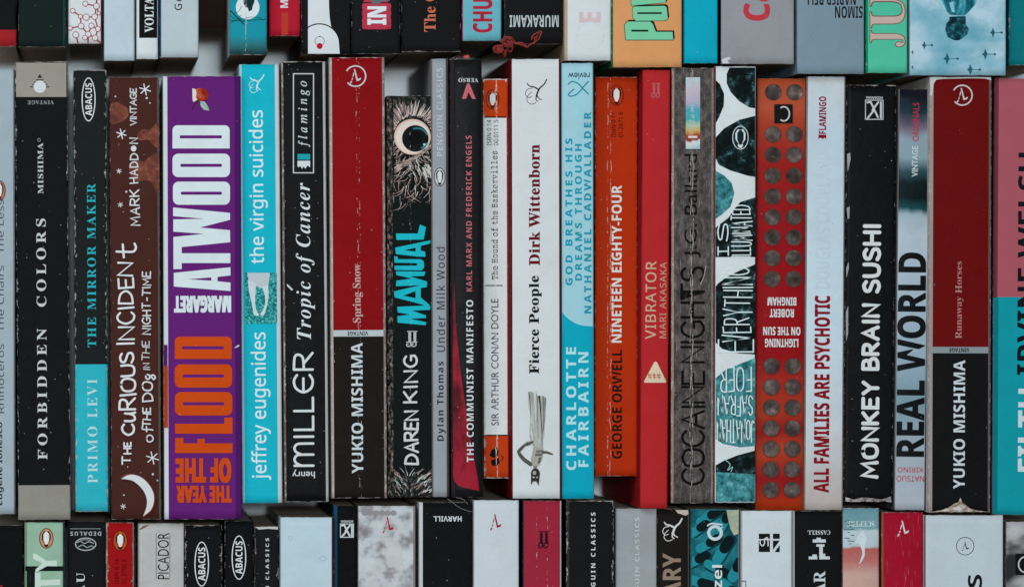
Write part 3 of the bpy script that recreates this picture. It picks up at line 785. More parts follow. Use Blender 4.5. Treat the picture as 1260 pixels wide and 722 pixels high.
# brown starry spine
b = Book('brown starry night spine with hand-drawn white letters and a crescent moon', (134.6, 196, 95.4), (137.4, 198.4, 638.6), '#40241f', z=.129, right=(2.4, '#54504c'), edge=.4, end=.5, speck=.3, vary=.12, front='#20383c', back='#b9c6ca', crease=.12, cx=(-20, 10))
cl = ('noise', [(.35, '#55302a'), (.55, '#6d3f32'), (.7, '#7f5242')], (.3, .3))
for pts in ([(136, 128), (143, 126), (150, 129), (157, 134), (158, 142), (152, 149), (144, 152), (136, 151)], [(169, 164), (176, 159), (184, 160), (190, 154), (195, 152), (195, 181), (188, 178), (182, 172), (174, 173), (169, 170)], [(158, 203), (168, 197), (177, 199), (184, 193), (195, 191), (195, 236), (187, 226), (182, 222), (170, 223), (162, 219)]):
    b.poly([(x, y) for x, y in spline(pts + pts[:1], 4)][:-1], cl)
for x, y, r in ((178.5, 110.4, 6.8), (149.4, 165, 6), (146.5, 210.6, 3), (187.6, 563, 7.6), (151.6, 622.6, 3.2), (148, 252, 3)): b.star(x, y, r, n=6, w=1.3 if r > 4 else .8)
for x, y, r in ((142, 119, 1), (184.5, 127, 1), (180.5, 121, 1.4), (155.4, 236, 1.3), (188, 583, 1.4), (193.6, 590.6, 1), (152.4, 608.6, 1), (157, 574, .7)): b.poly(oval(x, y, r, r, 10), '#b9c3c4')
b.pen('VINTAGE', (159.6, 108.6, 168.4, 155), '#b9c6c9', 1.5, name='publisher_lettering', gap=.16)
b.pen('MARK', (159, 233, 173, 278), '#c2ced1', 1.7, name='author_lettering', jit=.1, gap=.2)
b.pen('HADD', (158.8, 188.4, 170.6, 226.6), '#c2ced1', 1.6, name='author_lettering', jit=.1, gap=.26)
b.pen('N', (158.8, 169.4, 170, 177.6), '#c2ced1', 1.6, name='author_lettering', jit=.06)
b.poly(oval(164.4, 183, 3.5, 3.6), '#c2ced1', 'author_lettering')
b.pen('T', (149.4, 560.6, 161, 571.4), '#c6d2d5', 2, jit=.05); b.pen('HE', (151.6, 543, 162, 558.8), '#c6d2d5', 2, jit=.1)
b.pen('CuRIOUS', (145.4, 432.6, 168.4, 536), '#c9d5d8', 2.7, jit=.09, gap=.2, tall=.16)
b.pen('INCIDEN', (142.6, 322, 166.4, 424), '#c9d5d8', 2.5, jit=.09, gap=.22, tall=.14)
b.pen('t', (142, 298.6, 168.6, 318), '#c9d5d8', 2.7)
b.pen('of', (174, 523, 189, 544), '#c2ced1', 1.6); b.pen('THE', (174.6, 500.6, 186.4, 526 - 1), '#c2ced1', 1.7, jit=.1)
b.pen('DOg', (174, 459.6, 192, 494.6), '#c2ced1', 1.9, jit=.1); b.pen('IN', (175.6, 446, 184.8, 455), '#b9c6c9', 1.2, jit=.1)
b.pen('THE', (174, 419, 184.6, 443), '#b9c6c9', 1.2, jit=.1); b.pen('NIGHT-TIME', (174, 333.6, 186.4, 412), '#c2ced1', 1.6, jit=.12, gap=.24)
moon = spline([(149, 588.6), (158, 583.8), (168, 584.4), (178, 590), (186.6, 601), (189.6, 613), (186, 626), (176, 634.4)], 6) + spline([(176, 634.4), (180.4, 622), (180, 611), (174.6, 600.6), (165, 592), (157, 589.4), (149, 588.6)], 6)[1:-1]
gx, gy = 176, 608
b.poly([(gx + (x - gx) * 1.07, gy + (y - gy) * 1.06) for x, y in moon], '#6b3a2e'); b.poly(moon, '#c3ced2')
# purple spine with huge condensed letters
b = Book('thick purple spine with huge white and orange block capitals and a bitten apple', (200, 296.6, 94), (202.6, 297.8, 638.4), '#5a1f6d', z=.131, left=(5.4, '#b9c9ce'), right=(8, '#43175a'), front='#c3cfd3', edge=.2, end=.5, speck=.12, vary=.06, bow=.3)
def slab(pieces, color):
    for q in pieces: b.poly(q, color, 'author_lettering' if color == '#c3d8dd' else 'title_lettering')
A1, F1, PU = '#c3d8dd', '#b9460f', '#5a1f6d'
def capD(x0, y0, x1, y1, c):
    r = 6
    pts = [(x0, y1), (x1, y1), (x1, y0 + r)] + [(x1 - r + r * math.cos(math.radians(a)), y0 + r - r * math.sin(math.radians(a))) for a in range(15, 91, 15)] + [(x0 + r - r * math.sin(math.radians(a)), y0 + r - r * math.cos(math.radians(a))) for a in range(0, 91, 15)]
    slab([pts], c); slab([rrect(x0 + 9, (y0 + y1) / 2 - 1.9, x1 - 9.6, (y0 + y1) / 2 + 1.9, 1)], PU)
def capO(x0, y0, x1, y1, c):
    slab([rrect(x0, y0, x1, y1, 7)], c); slab([rrect(x0 + 9.6, (y0 + y1) / 2 - 1.9, x1 - 9.8, (y0 + y1) / 2 + 1.9, 1.8)], PU)
capD(212.2, 154.4, 282.6, 182.8, A1); capO(212.2, 189.2, 283, 218, A1); capO(212.8, 223.6, 283, 252, A1)
slab([[(213, 255.3), (283, 262), (283, 270.5), (246, 280), (283, 283.2), (283.2, 298), (213.4, 305), (213.3, 291.6), (251, 287.8), (213.2, 285), (213.2, 270), (252, 266.8 + 2.4), (213, 266)]], A1)
slab([[(213.4, 303 + .2), (223.6, 303.2), (223.6, 311.6), (283.4, 311.6), (283.4, 323.6), (223.6, 323.6), (223.6, 331), (213.4, 331)]], A1)
slab([[(213.8, 335.6), (283.6, 328.8), (283.6, 338.8), (267.6, 340.6), (267.6, 346), (283.6, 347.6), (283.6, 358), (213.8, 352.4)]], A1); slab([[(231, 343.6), (260, 341.2), (260, 345.2)]], PU)
b.text('MARGARET', (214, 363.6, 284.4, 384.6), A1, 'sansb', 180, 'author_lettering', weight=.03)
capD(215, 414, 285, 442 - .6, F1); capO(215, 448, 285.6, 476.6, F1); capO(215.2, 482, 285.8, 510.8, F1)
slab([[(215.4, 521), (276, 521), (276, 513.4), (286, 513.4), (286, 533.2), (215.4, 533.2)]], F1)
slab([[(215.6, 538.4), (225.6, 538.4), (225.6, 545), (243, 545), (243, 539.4), (252, 539.4), (252, 545), (286, 545), (286, 557), (215.6, 557)]], F1)
b.text('OF THE', (216, 563, 284.6, 593.6), F1, 'sansb', 180, weight=.03)
b.text('THE YEAR', (217, 597, 285, 618), F1, 'sansb', 180, weight=.03)
b.poly(spline([(238, 111), (246, 108.6), (254, 110.6), (256.6, 117), (254, 123), (246, 125), (239, 121.6), (238, 111)], 5)[:-1], ('noise', [(.3, '#5a1010'), (.5, '#8e2a1c'), (.7, '#b5613c')], (.3, .2)))
b.poly([(236.6, 109), (240.6, 110), (241.8, 115), (241, 120), (243, 123), (238, 126), (236.8, 122.6)], '#c9cfc9')
b.poly([(246, 124.6), (252, 125.6), (255.6, 131), (258, 136.6), (251, 135.4), (247, 131)], '#8fb5a4'); b.stroke([(246, 125), (252, 130), (257.6, 136.4)], .5, '#3f6a5c', 'printed_picture'); b.stroke([(243, 124), (238.6, 129), (236.6, 134.4)], .9, '#3c1614', 'printed_picture')
b.poly([(288, 428), (293, 424), (295, 425), (291.6, 427.4)], '#b9c9ce', 'torn_edge#%d' % b.layer)
b.poly(rect(201.4, 450, 206.6, 526), '#9a3a14', 'printed_picture'); b.poly(rect(201, 424, 206, 450), '#4a1a5c', 'printed_picture')
# cyan spine
b = Book('cyan spine with soft white lower-case lettering and a picture of bare legs', (294.6, 343, 79.4), (298, 348, 618.4), '#16abc0', z=.127, left=(3, '#8fc3cc'), right=(5.4, '#b5c4c8'), front='#9fb4ba', back='#b9c6ca', edge=.15, end=.3, speck=.06, vary=.05)
W6 = '#c3dfe4'
b.archer(306, 92, 325, 115, W6, w=1.0)
b.text('the virgin suicides', (306.4, 136, 329.4, 324.4), W6, 'sansr', weight=.011)
b.text('jeffrey eugenides', (308.6, 408.6, 333, 590), W6, 'sansr', weight=.011)
b.poly([(301.6, 335.4), (340.4, 335.4), (341, 398), (302, 398)], ('noise', [(.36, '#0c3c40'), (.48, '#1d7f80'), (.58, '#2fa3a0'), (.7, '#8fcfcf')], (1.3, 1.3)))
b.poly([(304, 335.6), (332, 335.6), (331, 346), (329.6, 353.6), (321, 354.6), (312, 350), (306, 345)], '#aebfc7')
b.poly(spline([(305, 344), (306, 356), (309, 370), (311, 380), (312, 386), (315, 388.6), (318.4, 387.4), (317, 384), (314.4, 378), (314, 366), (315, 349)], 4), '#b9ccd2')
b.poly(spline([(322, 352), (326, 364), (326, 374), (323, 382), (320.6, 386), (322, 388.6), (325, 387), (328, 378), (330.4, 364), (330, 351)], 4), '#b9ccd2')
# black flamingo spine
b = Book('glossy black spine with italic white title and thin boxed emblem', (346.6, 400, 76), (350.4, 405, 617), '#101213', z=.128, left=(2.2, '#6d5e58'), right=(3.4, '#a3adb0'), front='#b9c6ca', back='#b5bfc2', edge=1.0, end=.7, speck=.5, rough=.45)
def frame4(b, x0, y0, x1, y1, w, c, n='publisher_emblem'):
    for q in (rect(x0, y0, x1, y0 + w), rect(x0, y1 - w, x1, y1), rect(x0, y0 + w, x0 + w, y1 - w), rect(x1 - w, y0 + w, x1, y1 - w)): b.poly(q, c, n)
frame4(b, 360.4, 90.4, 386.4, 213.4, 1.3, '#b5c3c7')
b.text('flamingo', (366.4, 100, 381.4, 181), '#b9c9cd', 'serifi', name='publisher_emblem', weight=.008, sp=1.6)
b.poly(rect(366, 189.6, 381.6, 196.6), '#1a93a3', 'publisher_emblem')
b.poly([(366, 198), (381.6, 198), (381.6, 206), (378, 203.6), (376, 207.6), (373, 205), (372, 208), (369, 204), (368, 206), (366, 205)], '#c3d0d3', 'publisher_emblem')
b.text('Tropic of Cancer', (364, 225, 387, 417.4), '#c6d4d8', 'serifbi', weight=-.004, sp=1.12)
b.pen('mILLcR', (360.4, 432.6, 386.6, 574), '#c3d0d3', 3.0, name='author_lettering', gap=.2)
b.text('henry', (359.4, 577, 387.4, 588), '#c3d0d3', 'gill', 180, 'author_lettering', weight=.006)
b.poly([(353.4, 349), (360.6, 356), (359, 357.6), (353, 351.6)], '#b9c6ca', 'torn_edge#%d' % b.layer)
# red over black spine
b = Book('dark red over black spine with a broken arc emblem, beside the cyan-lettered eye spine', (404.6, 473.4, 71), (408.6, 476, 612.4), '#7b0d12', z=.129, bands=[(406, '#a9bcc1'), (413.8, '#1b1817')], left=(3.2, '#a39a93'), right=(3.2, '#7d7570'), front='#b9c6ca', edge=1.3, end=.7, crease=.6, speck=.2, vary=.12, cx=(0, 0))
b.p['Crease1'], b.p['Crease2'] = -.15, .9
def arc_emblem(b, cx, cy, r, c):
    b.ring(cx, cy, r, r, 1.7, c, a0=-140, a1=150)
    b.quill(cx - 7, cy - 9, cx + 7, cy + 9.6, c)
arc_emblem(b, 437.4, 94, 13.4, '#b9c3c5')
b.text('Spring Snow', (434, 324.6, 446.4, 397), '#b5a4a2', 'serif', weight=.006)
b.text('VINTAGE', (427.4, 407.6, 453, 412.6), '#16181a', 'sansb', 180, 'publisher_lettering')
b.text('YUKIO MISHIMA', (432.4, 421.6, 446.6, 582), '#b9cad0', 'sansb', name='author_lettering')
# eye spine
furp = ('noise', [(.38, '#0e1414'), (.5, '#2a2f2d'), (.6, '#6d645c'), (.72, '#a39488')], (.9, .4))
b = Book('black spine with a staring painted eye, fur and jagged cyan lettering', (475.6, 532, 118), (478, 533.4, 611), '#101817', z=.124, left=(6.6, furp), right=(1.6, '#4a2c26'), front='#7a6454', edge=.9, end=.5, crease=.5, speck=.2)
b.p['Crease1'] = b.p['Crease2'] = .2
rn = random.Random(4)
b.poly(rect(483.6, 119.4, 531.6, 178), ('noise', [(.36, '#0e1515'), (.5, '#1d2423'), (.62, '#4a4742'), (.75, '#8f8379')], (.5, .5)))
BX = (483.4, 119, 531.8, 262)
def hairs(b, n, gen, cols, w=.8, box=BX, name='printed_picture'):
    base = b.layer
    for k in range(n):
        pts = [p for p in spline(gen(k), 3)]
        if any(y > box[3] - 1 for x, y in pts): continue
        pts = [(min(max(x, box[0] + 1), box[2] - 1), max(y, box[1] + 1)) for x, y in pts]
        v, f = ribbon(pts, w, w * .3); b.layer = base + 1 + k % 6
        b.add(name, v, f, rn.choice(cols), lift=False)
    b.layer = base + 7
def radial(k):
    a = rn.uniform(math.pi * .98, math.pi * 2.02); r0 = rn.uniform(23, 27); r1 = r0 + rn.uniform(8, 17)
    return [(508 + r0 * math.cos(a), 166 + r0 * math.sin(a)), (508 + (r0 + r1) / 2 * math.cos(a + .04), 166 + (r0 + r1) / 2 * math.sin(a + .04)), (508 + r1 * math.cos(a + .05), 166 + r1 * math.sin(a + .05))]
hairs(b, 230, radial, ['#b5a49a', '#bfb5b0', '#a3938b', '#c9ccca', '#c3bab3', '#2a2826'], 1.2)
b.poly(oval(507.4, 168.4, 23.6, 23, 32), '#16191a')
b.poly(oval(507.4, 168.6, 22.6, 22, 32), '#c9b5a6'); b.poly(oval(507.8, 169, 20.6, 20, 32), '#cfcac2')
b.poly(oval(511, 170.6, 16.4, 16.4, 32), '#121516')
b.ring(513, 171, 14.4, 14, 2, '#1d7480', 'printed_picture', 20, 110); b.ring(514, 172, 12.5, 12, 1.6, '#2a8e9a', 'printed_picture', -70, -20)
b.poly(oval(511, 170, 8, 9), '#0a0c0d'); b.poly(oval(522, 178, 1.5, 1.5, 10), '#8fd0d6')
def lash(k):
    a = rn.uniform(.06, .94) * math.pi; r0 = 25 + 64 * rn.random() ** 1.7; l = rn.uniform(6, 15); bend = rn.uniform(-.25, .25)
    P = lambda r, q: (508 + r * math.cos(a + q) * .9, 168 + r * math.sin(a + q))
    return [P(r0, 0), P(r0 + l * .5, bend * .3), P(r0 + l, bend)]
b.poly([(484, 200), (531.4, 200), (531.4, 238), (524, 250), (514, 244), (505, 252), (494, 243), (484, 236)], ('noise', [(.40, '#0b1010'), (.54, '#101616'), (.68, '#3a3b38'), (.82, '#8f8880')], (.7, .35)))
hairs(b, 420, lash, ['#b5a49a', '#8f8a85', '#c3ccca', '#5d4f49', '#0e1212', '#0b0f0f', '#a88f86', '#1a2020', '#0d1212', '#0a0e0e', '#101616'], .85)
b.poly([(485, 207), (500, 197), (516, 188), (530.6, 177), (530.6, 182), (516, 193), (500, 204), (486, 214)], ('noise', [(.4, '#4a4542'), (.55, '#9f8f86'), (.7, '#b9aea8')], (.3, .8)))
hairs(b, 24, lambda k: (lambda x, y: [(x, y), (x + 3, y + 5), (x + 4.4, y + 11)])(rn.uniform(506, 529), rn.uniform(200, 214)), ['#c6cfcc', '#b5b5ae', '#c3bab0'], 1.1)
CY = '#19aebd'
def sh(pts): b.poly([(465 + x / 3.8, 250 + y / 3.8) for x, y in pts], CY, 'title_lettering')
def cut(pts): b.poly([(465 + x / 3.8, 250 + y / 3.8) for x, y in pts], '#0e1716', 'title_lettering')
sh([(92, 558), (90, 528), (150, 520), (92, 510), (90, 484), (222, 478), (245, 482), (243, 498), (160, 502), (224, 524), (224, 536), (150, 540), (226, 556), (222, 570)])
sh([(78, 440), (74, 412), (214, 380), (230, 372), (228, 392), (200, 396), (200, 440), (244, 478), (232, 482), (180, 466)]); cut([(118, 432), (176, 410), (176, 444)])
sh([(84, 388), (86, 362), (160, 352), (86, 336), (84, 318), (222, 320), (216, 340), (150, 342), (230, 366), (226, 382)])
sh([(78, 312), (76, 248), (92, 250), (92, 262), (200, 262), (214, 272), (216, 300), (204, 314)]); cut([(74, 278), (178, 280), (186, 286), (178, 292), (76, 292)])
sh([(84, 238), (80, 208), (214, 180), (246, 174), (244, 188), (200, 200), (200, 222), (220, 226), (222, 250), (190, 250)]); cut([(124, 220), (176, 208), (176, 226)])
sh([(86, 172), (84, 142), (186, 142), (196, 100), (224, 112), (214, 170)])
b.two_j(499.6, 407, 513.4, 427, '#a9b5b5')
b.pen('DAREN', (496.4, 504, 515.6, 572), '#bfc9c7', 2.9, name='author_lettering', jit=.07, gap=.22)
b.pen('KING', (495.4, 436, 514.4, 496), '#bfc9c7', 2.7, name='author_lettering', jit=.07, gap=.24)
BX2 = (484, 572, 531.6, 610.6)
b.poly(rect(484.4, 584, 531, 610), ('noise', [(.4, '#0e1615'), (.55, '#1f2726'), (.7, '#54524c')], (.7, .4)))
def fur(k):
    x, y = rn.uniform(485, 531), rn.uniform(580, 609); a = -.75 + (x - 508) * .006 + rn.uniform(-.35, .35) if x > 503 else -2.2 + rn.uniform(-.5, .5); l = rn.uniform(5, 11)
    return [(x, y), (x + l * .5 * math.cos(a), y + l * .5 * math.sin(a) - .6), (x + l * math.cos(a), y + l * math.sin(a))]
hairs(b, 120, fur, ['#9fb0ac', '#c3cecb', '#6d7a77', '#a8857a', '#1a2322', '#0e1514'], .9, BX2)
# grey slim spine
b = Book('slim grey spine with light letter-spaced lettering and a bird oval', (530.6, 551.8, 72.6), (532.4, 553, 611), '#8b979e', z=.127, right=(3.4, '#4a4444'), left=(1.5, '#77706c'), r=3, edge=.2, end=.4, vary=.1)
b.text('PENGUIN CLASSICS', (537.6, 84, 544.6, 192), '#b5c4ca', 'sansr', name='publisher_lettering', weight=.01, sp=1.25)
b.bird(541, 218, 7, 11.6, ov='#aebbbe', belly='#c3ced1')
b.text('Dylan Thomas', (537.4, 444.6, 548.4, 542), '#15191b', 'sansb', name='author_lettering', sp=1.2, weight=-.006)
b.text('Under Milk Wood', (536.6, 304, 547.4, 432.6), '#22292d', 'sansr', sp=1.2)
# black and red manifesto spine
b = Book('rounded black spine with a red flame rising from its foot', (553.4, 593.6, 73), (556, 594.6, 611.4), '#17181a', z=.129, r=6, drop=4, left=(4.5, '#2a2426'), right=(1.8, '#34282a'), edge=.15, end=.5, speck=.3, rough=.38)
b.text('VERSO', (564, 96.4, 588.4, 101.4), '#c3cfd2', 'serifb', 180, 'publisher_lettering', sp=1.15)
b.poly([(568.4, 122), (574.6, 103), (577.6, 103), (585.4, 122), (581, 122), (576.4, 113.4), (573.6, 121.6)], '#b5606a', 'publisher_emblem')
b.text('KARL MARX AND FREDERICK ENGELS', (573.4, 167, 580.6, 358.4), '#b5636a', 'sansb', name='author_lettering', sp=1.15, weight=-.006)
flame = spline([(559, 345), (561, 400), (566, 450), (572, 495), (580, 545), (588, 590), (589.4, 603.6)], 5) + spline([(589.4, 603.6), (578, 601), (566, 598), (559.6, 592), (557.6, 584)], 4)[1:] + spline([(557.6, 584), (557.6, 500), (557.4, 420), (559, 345)], 3)[1:-1]
b.poly(flame, ('noise', [(.34, '#4a1018'), (.5, '#8a1428'), (.62, '#8e1a2c'), (.75, '#a34048')], (.12, .05)))
b.text('THE COMMUNIST MANIFESTO', (574, 369, 582.6, 568), '#c3d0d3', 'sansb', sp=1.15, weight=-.002)
# orange and white slim spine
b = Book('slim white spine with orange ends and a thin black rule, shorter than its neighbours', (594.4, 627, 97.4), (595.6, 628.6, 588), '#cfdde0', z=.119, bands=[(101, '#b43d12'), (144, '#cfdde0'), (535, '#b43d12')], right=(4, '#a3331a'), front='#a9b5b8', back='#b43d12', edge=1.1, end=1.0, crease=.9, speck=.06, paper='#cfd3d0')
b.poly(rect(595.6, 98.4, 622, 144), '#b43d12', 'label_panel')
b.poly(rect(595.6, 143.6, 623, 145.2), '#1a1512', 'printed_rule#1'); b.poly(rect(597, 534.4, 625, 536), '#1a1512', 'printed_rule#2')
b.p['Crease1'] = b.p['Crease2'] = -.5
b.bird(606, 122.6, 8.4, 12.2, belly='#c9d3d5')
b.text('ISBN 0 14', (599, 147.6, 604.6, 179), '#1d1f20', 'sansr', name='publisher_lettering', weight=.008)
b.text('00.0111 5', (607.4, 147.6, 613, 179), '#1d1f20', 'sansr', name='publisher_lettering', weight=.008)
b.text('The Hound of the Baskervilles', (604, 186, 612.4, 344), '#22282a', 'mono', sp=1.06)
b.poly(rect(597, 350.6, 618.6, 351.8), '#22282a', 'printed_rule#3')
b.text('SIR ARTHUR CONAN DOYLE', (604.4, 367.4, 613.4, 523), '#22282a', 'gill', name='author_lettering')
b.poly([(602, 560), (605, 553), (611, 549), (613.6, 555), (612.4, 561), (607, 563)], '#15100e'); b.poly([(604, 566), (613, 562.6), (615, 568), (611, 573), (605, 572)], '#15100e'); b.stroke([(616, 560), (619, 562.6), (617, 566)], .9, '#15100e', 'printed_picture')
# white spine with the standing woman
b = Book('white spine with a grey upside-down woman, black and dark red slab lettering', (628, 689.4, 73), (629.4, 690.4, 613), '#c3d0d3', z=.131, left=(1.6, '#5f0f18'), right=(1.5, '#6a1820'), front='#5f0f18', back='#6a1820', r=2.6, edge=.12, end=.3, speck=.1, vary=.05)
b.archer(646, 98, 673, 129, '#15181a', w=1.1)
b.text('Fierce People', (650.8, 339, 666.6, 459.6), '#15181a', 'serifb', weight=.013, sp=1.06)
b.text('Dirk Wittenborn', (650.6, 178, 664.4, 326.4), '#5d0f1c', 'serifb', weight=.013, sp=1.06)
fig = lambda pts: [(585 + x / 3.61, 430 + y / 3.61) for x, y in pts]
ds = ('noise', [(.35, '#5f6a66'), (.5, '#a0aaa6'), (.65, '#bfcac8')], (1.6, .06))
b.poly(fig([(232, 190), (246, 184), (258, 192), (268, 178), (276, 206), (300, 204), (316, 214), (312, 250), (306, 330), (305, 380), (298, 440), (258, 444), (243, 410), (240, 360), (244, 290), (236, 260)]), ds)
for p, w, c in (([(284, 208), (290, 280), (296, 400)], 2.6, '#3a3d3a'), ([(300, 210), (302, 300), (300, 370)], 1.8, '#6a6f6b'), ([(238, 190), (244, 250), (246, 300)], 1.6, '#55594f'), ([(262, 186), (266, 300), (262, 400)], 1.2, '#c6d0cd'), ([(272, 200), (276, 300), (280, 400)], 1.0, '#7d837f'), ([(252, 192), (256, 280), (250, 360)], 1.0, '#8a908c'), ([(248, 330), (262, 390), (290, 430)], .9, '#858b87'), ([(244, 380), (258, 420), (280, 440)], .8, '#7d837f'), ([(310, 216), (308, 300), (302, 360)], .9, '#4a4d4a')):
    b.stroke(fig(p), w, c, 'printed_picture', w1=.3)
b.poly(fig([(256, 436), (302, 434), (300, 470), (294, 492), (284, 512), (272, 520), (254, 516), (246, 486), (252, 460)]), '#989d96')
b.poly(fig([(268, 446), (298, 444), (297, 456), (268, 458)]), '#6d6f68'); b.poly(fig([(266, 462), (296, 460), (295, 471), (264, 472)]), '#5f615b'); b.poly(fig([(280, 480), (294, 474), (288, 500), (276, 508)]), '#5a5c56')
for pts in ([(240, 424), (258, 412), (256, 404), (246, 408), (216, 418), (184, 448), (186, 460), (208, 490), (244, 518), (254, 512), (250, 500), (222, 482), (198, 454), (222, 428)], [(296, 448), (318, 450), (342, 460), (347, 466), (334, 466), (312, 460), (294, 462)]):
    b.poly(fig(pts), '#4f514c')
b.stroke(fig([(246, 406), (216, 420), (187, 452), (206, 488), (244, 516)]), .5, '#2a2b28', 'printed_picture'); b.stroke(fig([(230, 414), (228, 408)]), .8, '#3a3b38', 'printed_picture')
b.poly(fig([(256, 514), (274, 516), (272, 534), (258, 532)]), '#767872')
b.poly(fig(oval(266, 550, 20, 24)), '#2c2d2b'); b.poly(fig([(246, 560), (247, 601), (256, 584), (270, 584), (280, 603), (285, 560)]), '#34322e'); b.poly(fig(oval(262, 546, 8, 9)), '#989b94'); b.poly(fig(oval(258, 566, 5, 3.4)), '#b5b8b2'); b.poly(fig(oval(273, 566, 4.4, 3.2)), '#a5a8a2'); b.stroke(fig([(250, 574), (266, 570), (282, 576)]), .7, '#141412', 'printed_picture')
# pale blue over teal
b = Book('pale blue spine with a rounded teal lower part and bold spaced capitals', (689.6, 730.6, 78), (691, 731, 613.4), '#93c6d3', z=.129, left=(1.4, '#2f5a62'), right=(1.4, '#5f8f98'), bands=[(404, '#0d9db6')], front='#1d6a78', edge=.15, end=.35, speck=.1, vary=.05)
bot = [(691.6, 384)] + spline([(691.6, 384), (698, 391), (708, 397.6), (719, 400.6), (729.8, 401.4)], 5) + [(729.8, 406), (691.6, 406)]
b.poly(bot, '#0d9db6', 'label_panel')
b.text('review', (699, 89.6, 725.6, 97.4), '#1d3d48', 'gill', 180, 'publisher_lettering', weight=.01)
b.stroke([(699, 104), (704, 100.6), (711, 103), (718, 110), (724, 116)], 1.5, '#1a7f93'); b.stroke([(724, 100.4), (718, 107), (710, 116), (702, 118.6), (699.6, 116), (706, 110)], 1.5, '#1a7f93')
TL = '#1690a8'
b.text('GOD BREATHES HIS', (695.6, 170.6, 704.4, 351), TL, 'sansb', sp=1.4, weight=.010); b.text('DREAMS THROUGH', (707.4, 177.4, 716, 345), TL, 'sansb', sp=1.4, weight=.010); b.text('NATHANIEL CADWALLADER', (718.6, 138, 727.6, 385.4), TL, 'sansb', sp=1.4, weight=.010)
b.text('CHARLOTTE', (696.4, 427, 709, 578), '#a3d6de', 'sansb', name='author_lettering', sp=1.4, weight=.010); b.text('FAIRBAIRN', (711.4, 433, 724, 574), '#a3d6de', 'sansb', name='author_lettering', sp=1.4, weight=.010)
# orange spine
b = Book('orange-red spine with white and black capitals and small bird emblem, raised foot', (731.4, 785.6, 95), (733, 783, 585.4), '#a52e0b', z=.118, left=(1.2, '#7a2a14'), r=3, edge=.5, end=.6, crease=.7, speck=.2, vary=.08)
b.p['Crease1'], b.p['Crease2'] = -2.6, -3.9
b.bird(758.6, 117.6, 9, 13, belly='#cfd3d0', ring='#2a1510', body='#2a1510')
b.text('ISBN 0 14', (752, 138, 757.6, 169), '#22120e', 'sansr', name='publisher_lettering', weight=.006); b.text('01.2671 6', (761, 138, 766.6, 169), '#22120e', 'sansr', name='publisher_lettering', weight=.006)
b.text('NINETEEN EIGHTY-FOUR', (752.4, 228, 765, 421.4), '#cfd6d3', 'sansb', weight=.006)
b.text('GEORGE ORWELL', (753, 430, 765.4, 564), '#1d0f0c', 'sansb', name='author_lettering', weight=.002)
# red spine
b = Book('matte red spine with pale yellow capitals and a cream triangle', (790.6, 825.4, 86.6), (788, 821, 625), '#a5262a', z=.130, front='#8f1f24', r=3, edge=.08, end=.15, speck=.05, rough=.65)
b.two_j(801, 102.4, 812.6, 121, '#a8575c')
b.text('VIBRATOR', (794, 321.6, 807.4, 417), '#b5a287', 'sansr', weight=.012, sp=1.12); b.text('MARI AKASAKA', (811.6, 322.6, 819.8, 416), '#b09078', 'sansr', name='author_lettering', weight=.01, sp=1.1)
b.poly([(806.6, 444.6), (808.4, 445.6), (819.6, 469), (818.6, 470.6), (793.4, 470.6), (792.4, 469), (804.8, 445.6)], '#c9c3a8', 'publisher_emblem')
for q in range(3):
    x = 797.6 + q * 5.6
    for a in ((x, 461, x + 4.4, 461), (x, 464, x + 4.4, 464), (x + 2.2, 459.6, x + 2.2, 465.8), (x + .4, 459.6, x + .6, 463)): b.stroke([a[:2], a[2:]], .7, '#a5262a', smooth=False)
# worn grey metal spine
gm = ('noise', [(.3, '#262626'), (.46, '#413f3e'), (.56, '#54514f'), (.66, '#666361'), (.78, '#989592')], (.42, .2), 6.0, .8)
b = Book('scuffed dark grey spine with thin black capitals and a small rainbow label', (827, 878.6, 84), (825.4, 878, 618.4), gm, z=.129, left=(3, '#8f7b78'), right=(3, '#7a716e'), front='#8a1d22', edge=.9, end=.6, crease=.8, speck=.4, scratch=.8, vary=.15)
b.p['Crease1'], b.p['Crease2'] = -.1, -.9
b.poly(rect(843.8, 95.4, 861.4, 183.4), ('along', [(96, '#a9c3cc'), (108, '#b5b3c0'), (122, '#a9a5b8'), (134, '#3f9aae'), (148, '#3f9fa5'), (156, '#9fb59a'), (163, '#b59a5c'), (168, '#9a4a2a'), (172, '#7a2a1e'), (175, '#c3cdd0'), (183, '#8fb5bd')], .008, (.12, .05)), 'label_panel')
b.text('flamingo', (847.6, 100, 856.4, 158), '#9fb9c3', 'serifi', name='publisher_lettering', sp=1.5, Crease=.0)
b.poly(rect(847, 167.4, 858, 170), '#c3cdd0', 'publisher_emblem')
b.pen('COCAINE', (838, 455.6, 867.6, 597), '#090a0a', 3.2, gap=.13, Scratch=0.0, Speck=0.0, Dust=0.0); b.pen('NIGHTS', (837, 327.6, 867.4, 447), '#090a0a', 3.2, gap=.16, Scratch=0.0, Speck=0.0, Dust=0.0)
b.poly([(838.6, 353), (840.4, 352.6), (841, 360), (867, 357), (867, 360), (841.4, 368), (838.8, 368)], '#0d0e0e', 'title_lettering')
b.text('J.G. Ballard', (842, 189.6, 862.4, 316.6), '#0d0e0e', 'gill', name='author_lettering', weight=.002, Scratch=0.0, Speck=0.0, Dust=0.0)
b.stroke([(868.6, 327), (866, 340), (861.6, 350)], .9, '#a9a5a2', 'scratch_mark')
